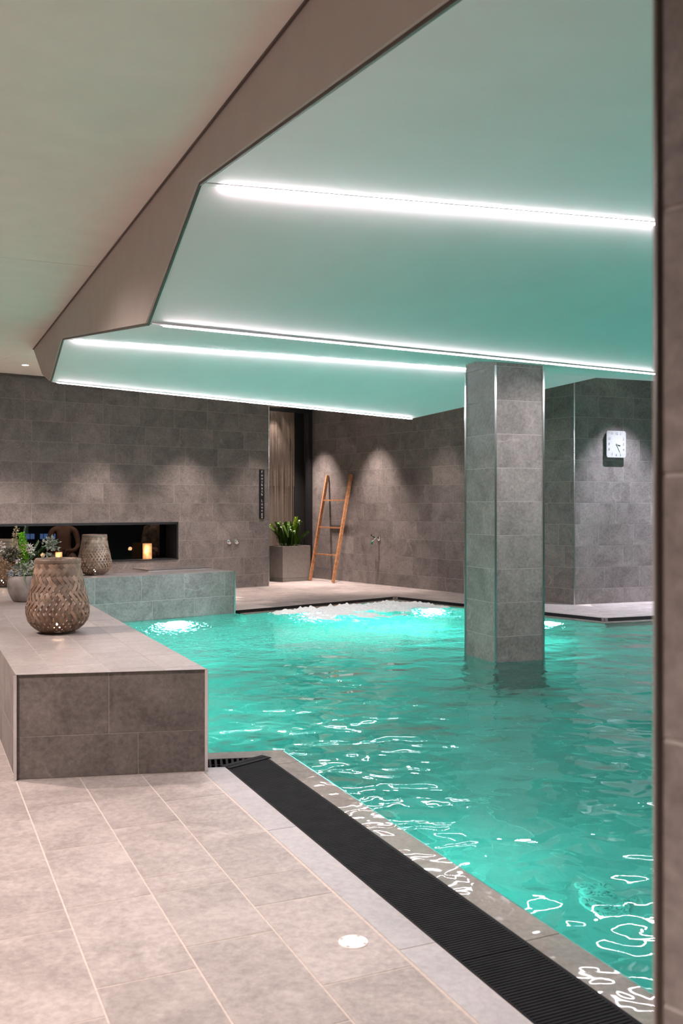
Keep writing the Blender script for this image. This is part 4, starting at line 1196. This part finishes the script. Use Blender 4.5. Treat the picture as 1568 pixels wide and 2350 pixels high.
for px, dep, rad, H, lab in ((338, .17, .072, .245, 'thick glowing pillar candle at the right end of the dark window'), (135, .17, .050, .150, 'small glowing pillar candle in the window, seen past the nearest basket')):
    dd = V(((px-784)/2200, 1, 0)); q = isect(V((0, 0, 0)), dd, WS-nW*dep, U37)
    c = empty('candle', V((q.x, q.y, hz0+.018))); tag(c, lab, 'candle', 'glowing candles in the window')
    bm = bmesh.new(); lathe(bm, [(rad*.98, 0), (rad, .01), (rad, H-.012), (rad*.93, H), (rad*.8, H-.012), (.0, H-.02)], 28); wb_ = bm_obj('wax_body', bm, M_cand, c, True)
    bm = bmesh.new(); tube(bm, [(0, 0, H-.02), (0, 0, H-.002)], .003, 6); bm_obj('wick', bm, M_black, wb_)
    l = bpy.data.lights.new('candle', 'POINT'); l.energy = 1.2; l.color = (1, .6, .3); l.shadow_soft_size = .03
    lo = bpy.data.objects.new('candle_lamp', l); COL.objects.link(lo); lo.parent = c; lo.location = (0, -.12, H*.6)
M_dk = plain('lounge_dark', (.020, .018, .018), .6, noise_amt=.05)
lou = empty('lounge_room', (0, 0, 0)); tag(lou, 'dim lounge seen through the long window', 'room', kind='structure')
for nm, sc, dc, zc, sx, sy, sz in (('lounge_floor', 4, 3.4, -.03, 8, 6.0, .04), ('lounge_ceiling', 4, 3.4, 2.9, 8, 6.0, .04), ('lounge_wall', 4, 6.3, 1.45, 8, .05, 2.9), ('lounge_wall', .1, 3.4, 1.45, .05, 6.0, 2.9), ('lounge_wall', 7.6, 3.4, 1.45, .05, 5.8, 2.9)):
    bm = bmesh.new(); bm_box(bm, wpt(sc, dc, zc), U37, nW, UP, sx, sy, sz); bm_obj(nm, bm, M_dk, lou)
# dark post that hides half of the robed person
dd = V(((392-784)/2200, 1, 0)); q = isect(V((0, 0, 0)), dd, WS-nW*1.6, U37)
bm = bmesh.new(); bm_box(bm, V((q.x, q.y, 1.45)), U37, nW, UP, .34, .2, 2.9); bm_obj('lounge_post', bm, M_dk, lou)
# small glowing panes on the far wall stand in for bluish window reflections
M_pane = plain('blue_pane', (.1, .2, .5), .3, emit=(.16, .30, .70), es=.55, noise_amt=0)
for x0, x1 in ((60, 67), (71, 78), (93, 98), (102, 111), (117, 126)):
    dv = 18.9
    d = V((((x0+x1)/2-784)/2200, 1, 0)); q = isect(V((0, 0, 0)), d, WS-nW*6.22, U37)
    dist = q.y; wd = (x1-x0)/2200*dist*1.25
    bm = bmesh.new(); bm_box(bm, V((q.x, q.y, CAMH-(1231-1160)/2200*dist)), U37, nW, UP, wd, .02, 12/2200*dist); bm_obj('glow_pane', bm, M_pane, lou)
# shelf with glints
for zz in (.98, .60):
    bm = bmesh.new(); bm_box(bm, wpt(5.3, 6.1, zz), U37, nW, UP, 1.6, .2, .015); bm_obj('lounge_shelf', bm, plain('shelf_edge', (.10, .10, .11), .3, noise_amt=.05), lou)
# ---- people in the lounge
def person(loc, rz, label, robe):
    root = empty('person', loc, rz); tag(root, label, 'person')
    J = [('pel', (0, 0, .50), .13, .12), ('abd', (0, -.01, .64), .135, .105), ('che', (0, 0, .82), .15, .11), ('upc', (0, .01, .94), .13, .09), ('nek', (0, 0, 1.04), .055, .055), ('hd0', (0, -.02, 1.12), .075, .085), ('hd1', (0, -.02, 1.20), .085, .10), ('hd2', (0, -.01, 1.27), .06, .07)]
    pts = [V(j[1]) for j in J]; rad = [(j[2], j[3]) for j in J]; ed = [(k, k+1) for k in range(7)]
    def chain(start, items):
        prev = start
        for p, rr in items:
            pts.append(V(p)); rad.append((rr, rr)); ed.append((prev, len(pts)-1)); prev = len(pts)-1
        return prev
    for sg in (-1, 1):
        w_ = chain(3, [((sg*.10, .01, .96), .075), ((sg*.195, .01, .94), .062), ((sg*.235, -.01, .80), .050), ((sg*.255, -.03, .67), .044), ((sg*.20, -.15, .60), .038), ((sg*.10, -.25, .575), .029), ((sg*.065, -.29, .57), .032)])
        for k in range(4):
            off = (k-1.5)*.016
            chain(w_, [((sg*.05+off*.4, -.315-.002*k, .572+off), .0095), ((sg*.03+off*.3, -.345+.004*k, .565+off), .0085), ((sg*.012+off*.2, -.355, .555+off), .0075)])
        chain(w_, [((sg*.055, -.275, .60), .011), ((sg*.03, -.30, .61), .0095)])
        chain(0, [((sg*.10, -.02, .48), .105), ((sg*.14, -.22, .47), .085), ((sg*.17, -.42, .46), .066), ((sg*.17, -.47, .43), .062), ((sg*.16, -.45, .26), .054), ((sg*.155, -.43, .10), .038), ((sg*.155, -.45, .055), .040), ((sg*.16, -.56, .035), .034), ((sg*.16, -.62, .03), .026)])
    me = bpy.data.meshes.new('body'); me.from_pydata([tuple(p) for p in pts], ed, [])
    body = bpy.data.objects.new('body', me); COL.objects.link(body); body.parent = root
    md = body.modifiers.new('skin', 'SKIN'); md.use_smooth_shade = True
    for k, sv in enumerate(me.skin_vertices[0].data): sv.radius = rad[k]; sv.use_root = (k == 0)
    body.modifiers.new('sub', 'SUBSURF').levels = 2
    body.modifiers['sub'].render_levels = 2
    me.materials.append(plain('skin_tone', (.42, .24, .17), .5, noise_amt=.06))
    # face and hair
    bm = bmesh.new(); bmesh.ops.create_uvsphere(bm, u_segments=16, v_segments=10, radius=.1)
    for v in bm.verts: v.co = V((v.co.x*.92, v.co.y*1.08+.01, v.co.z*.9+1.235))
    bmesh.ops.delete(bm, geom=[v for v in bm.verts if v.co.y < -.055 and v.co.z < 1.27], context='VERTS')
    bm_obj('hair', bm, plain('dark_hair', (.03, .02, .015), .6, noise_amt=.1), root, True)
    bm = bmesh.new(); tube(bm, [(0, -.10, 1.21), (0, -.128, 1.175), (0, -.105, 1.165)], [.008, .014, .010], 8); bm_obj('nose', bm, MATS['skin_tone'], root, True)
    for sg in (-1, 1):
        bm = bmesh.new(); bmesh.ops.create_uvsphere(bm, u_segments=10, v_segments=6, radius=.012)
        for v in bm.verts: v.co = v.co+V((sg*.033, -.102, 1.21))
        bm_obj('eye', bm, M_black, root, True)
        bm = bmesh.new(); bmesh.ops.create_uvsphere(bm, u_segments=10, v_segments=6, radius=.03)
        for v in bm.verts: v.co = V((v.co.x*.35+sg*.092, v.co.y*.7, v.co.z+1.19))
        bm_obj('ear', bm, MATS['skin_tone'], root, True)
    bm = bmesh.new(); bm_box(bm, V((0, -.098, 1.135)), X, Y, UP, .045, .012, .010); bm_obj('mouth', bm, plain('lip_tone', (.30, .11, .09), .5, noise_amt=.02), root)
    # clothing
    if robe:
        cl = [(.21, .16, .46), (.195, .15, .60), (.20, .145, .75), (.215, .14, .88), (.20, .12, .97), (.10, .085, 1.02)]; mt = plain('brown_patterned_robe', (.13, .085, .05), .8, noise_amt=.35, nscale=14)
    else:
        cl = [(.20, .17, .44), (.20, .16, .50), (.175, .145, .56), (.165, .135, .60)]; mt = plain('dark_swim_shorts', (.02, .02, .025), .8, noise_amt=.1)
    bm = bmesh.new(); rings = []
    for a, b, z in cl: rings.append([bm.verts.new((a*math.cos(2*math.pi*k/28), b*math.sin(2*math.pi*k/28)-.005, z)) for k in range(28)])
    for p, q in zip(rings, rings[1:]):
        for k in range(28): bm.faces.new((p[k], p[(k+1) % 28], q[(k+1) % 28], q[k]))
    bm_obj('robe' if robe else 'shorts', bm, mt, root, True)
    if robe:
        for sg in (-1, 1):
            bm = bmesh.new(); tube(bm, [(sg*.13, .01, .965), (sg*.20, .01, .94), (sg*.24, -.01, .80), (sg*.26, -.03, .66), (sg*.20, -.155, .595)], [.085, .085, .075, .075, .07], 14); bm_obj('sleeve', bm, mt, root, True)
    return root
def seat_at(px, dep):
    d = V(((px-784)/2200, 1, 0)); return isect(V((0, 0, 0)), d, WS-nW*dep, U37)
q = seat_at(146, 2.75); face = math.atan2(-q.x, q.y)
person(V((q.x, q.y, 0)), -0.0+math.atan2(q.x, -q.y)+math.pi, 'bare-chested person sitting behind the dark window with hands in the lap', False)
q2 = seat_at(364, 2.55)
person(V((q2.x, q2.y, 0)), math.atan2(q2.x, -q2.y)+math.pi, 'person in a brown robe sitting behind the right end of the dark window', True)
for qq, lab in ((q, 'low dark seat under the bare-chested person'), (q2, 'low dark seat under the robed person')):
    st = empty('stool', V((qq.x, qq.y, 0)), math.radians(37.5)); tag(st, lab, 'seat')
    bm = bmesh.new(); bm_box(bm, V((0, .06, .34)), X, Y, UP, .5, .42, .07); bm_obj('seat', bm, M_dk, st)
    for a in (-1, 1):
        for b in (-1, 1):
            bm = bmesh.new(); bm_box(bm, V((a*.22, .06+b*.18, .152)), X, Y, UP, .05, .05, .305); bm_obj('leg', bm, M_dk, st)
p = V((q.x+.35, q.y-1.0, 2.7)); spot(None, p, (q.x, q.y, .7), 60, 70, WARM)  # two added spots without a fixture, only to light the seated people
p = V((q2.x-.2, q2.y-1.0, 2.7)); spot(None, p, (q2.x, q2.y, .7), 60, 60, WARM)


# the visible lenses and flames carry real lamps; those lamps do the light sampling
for nm in ('lamp_lens', 'pool_lamp_lens', 'tealight_flame', 'blue_pane'):
    MATS[nm].cycles.emission_sampling = 'NONE'
M_cand.cycles.emission_sampling = 'NONE'
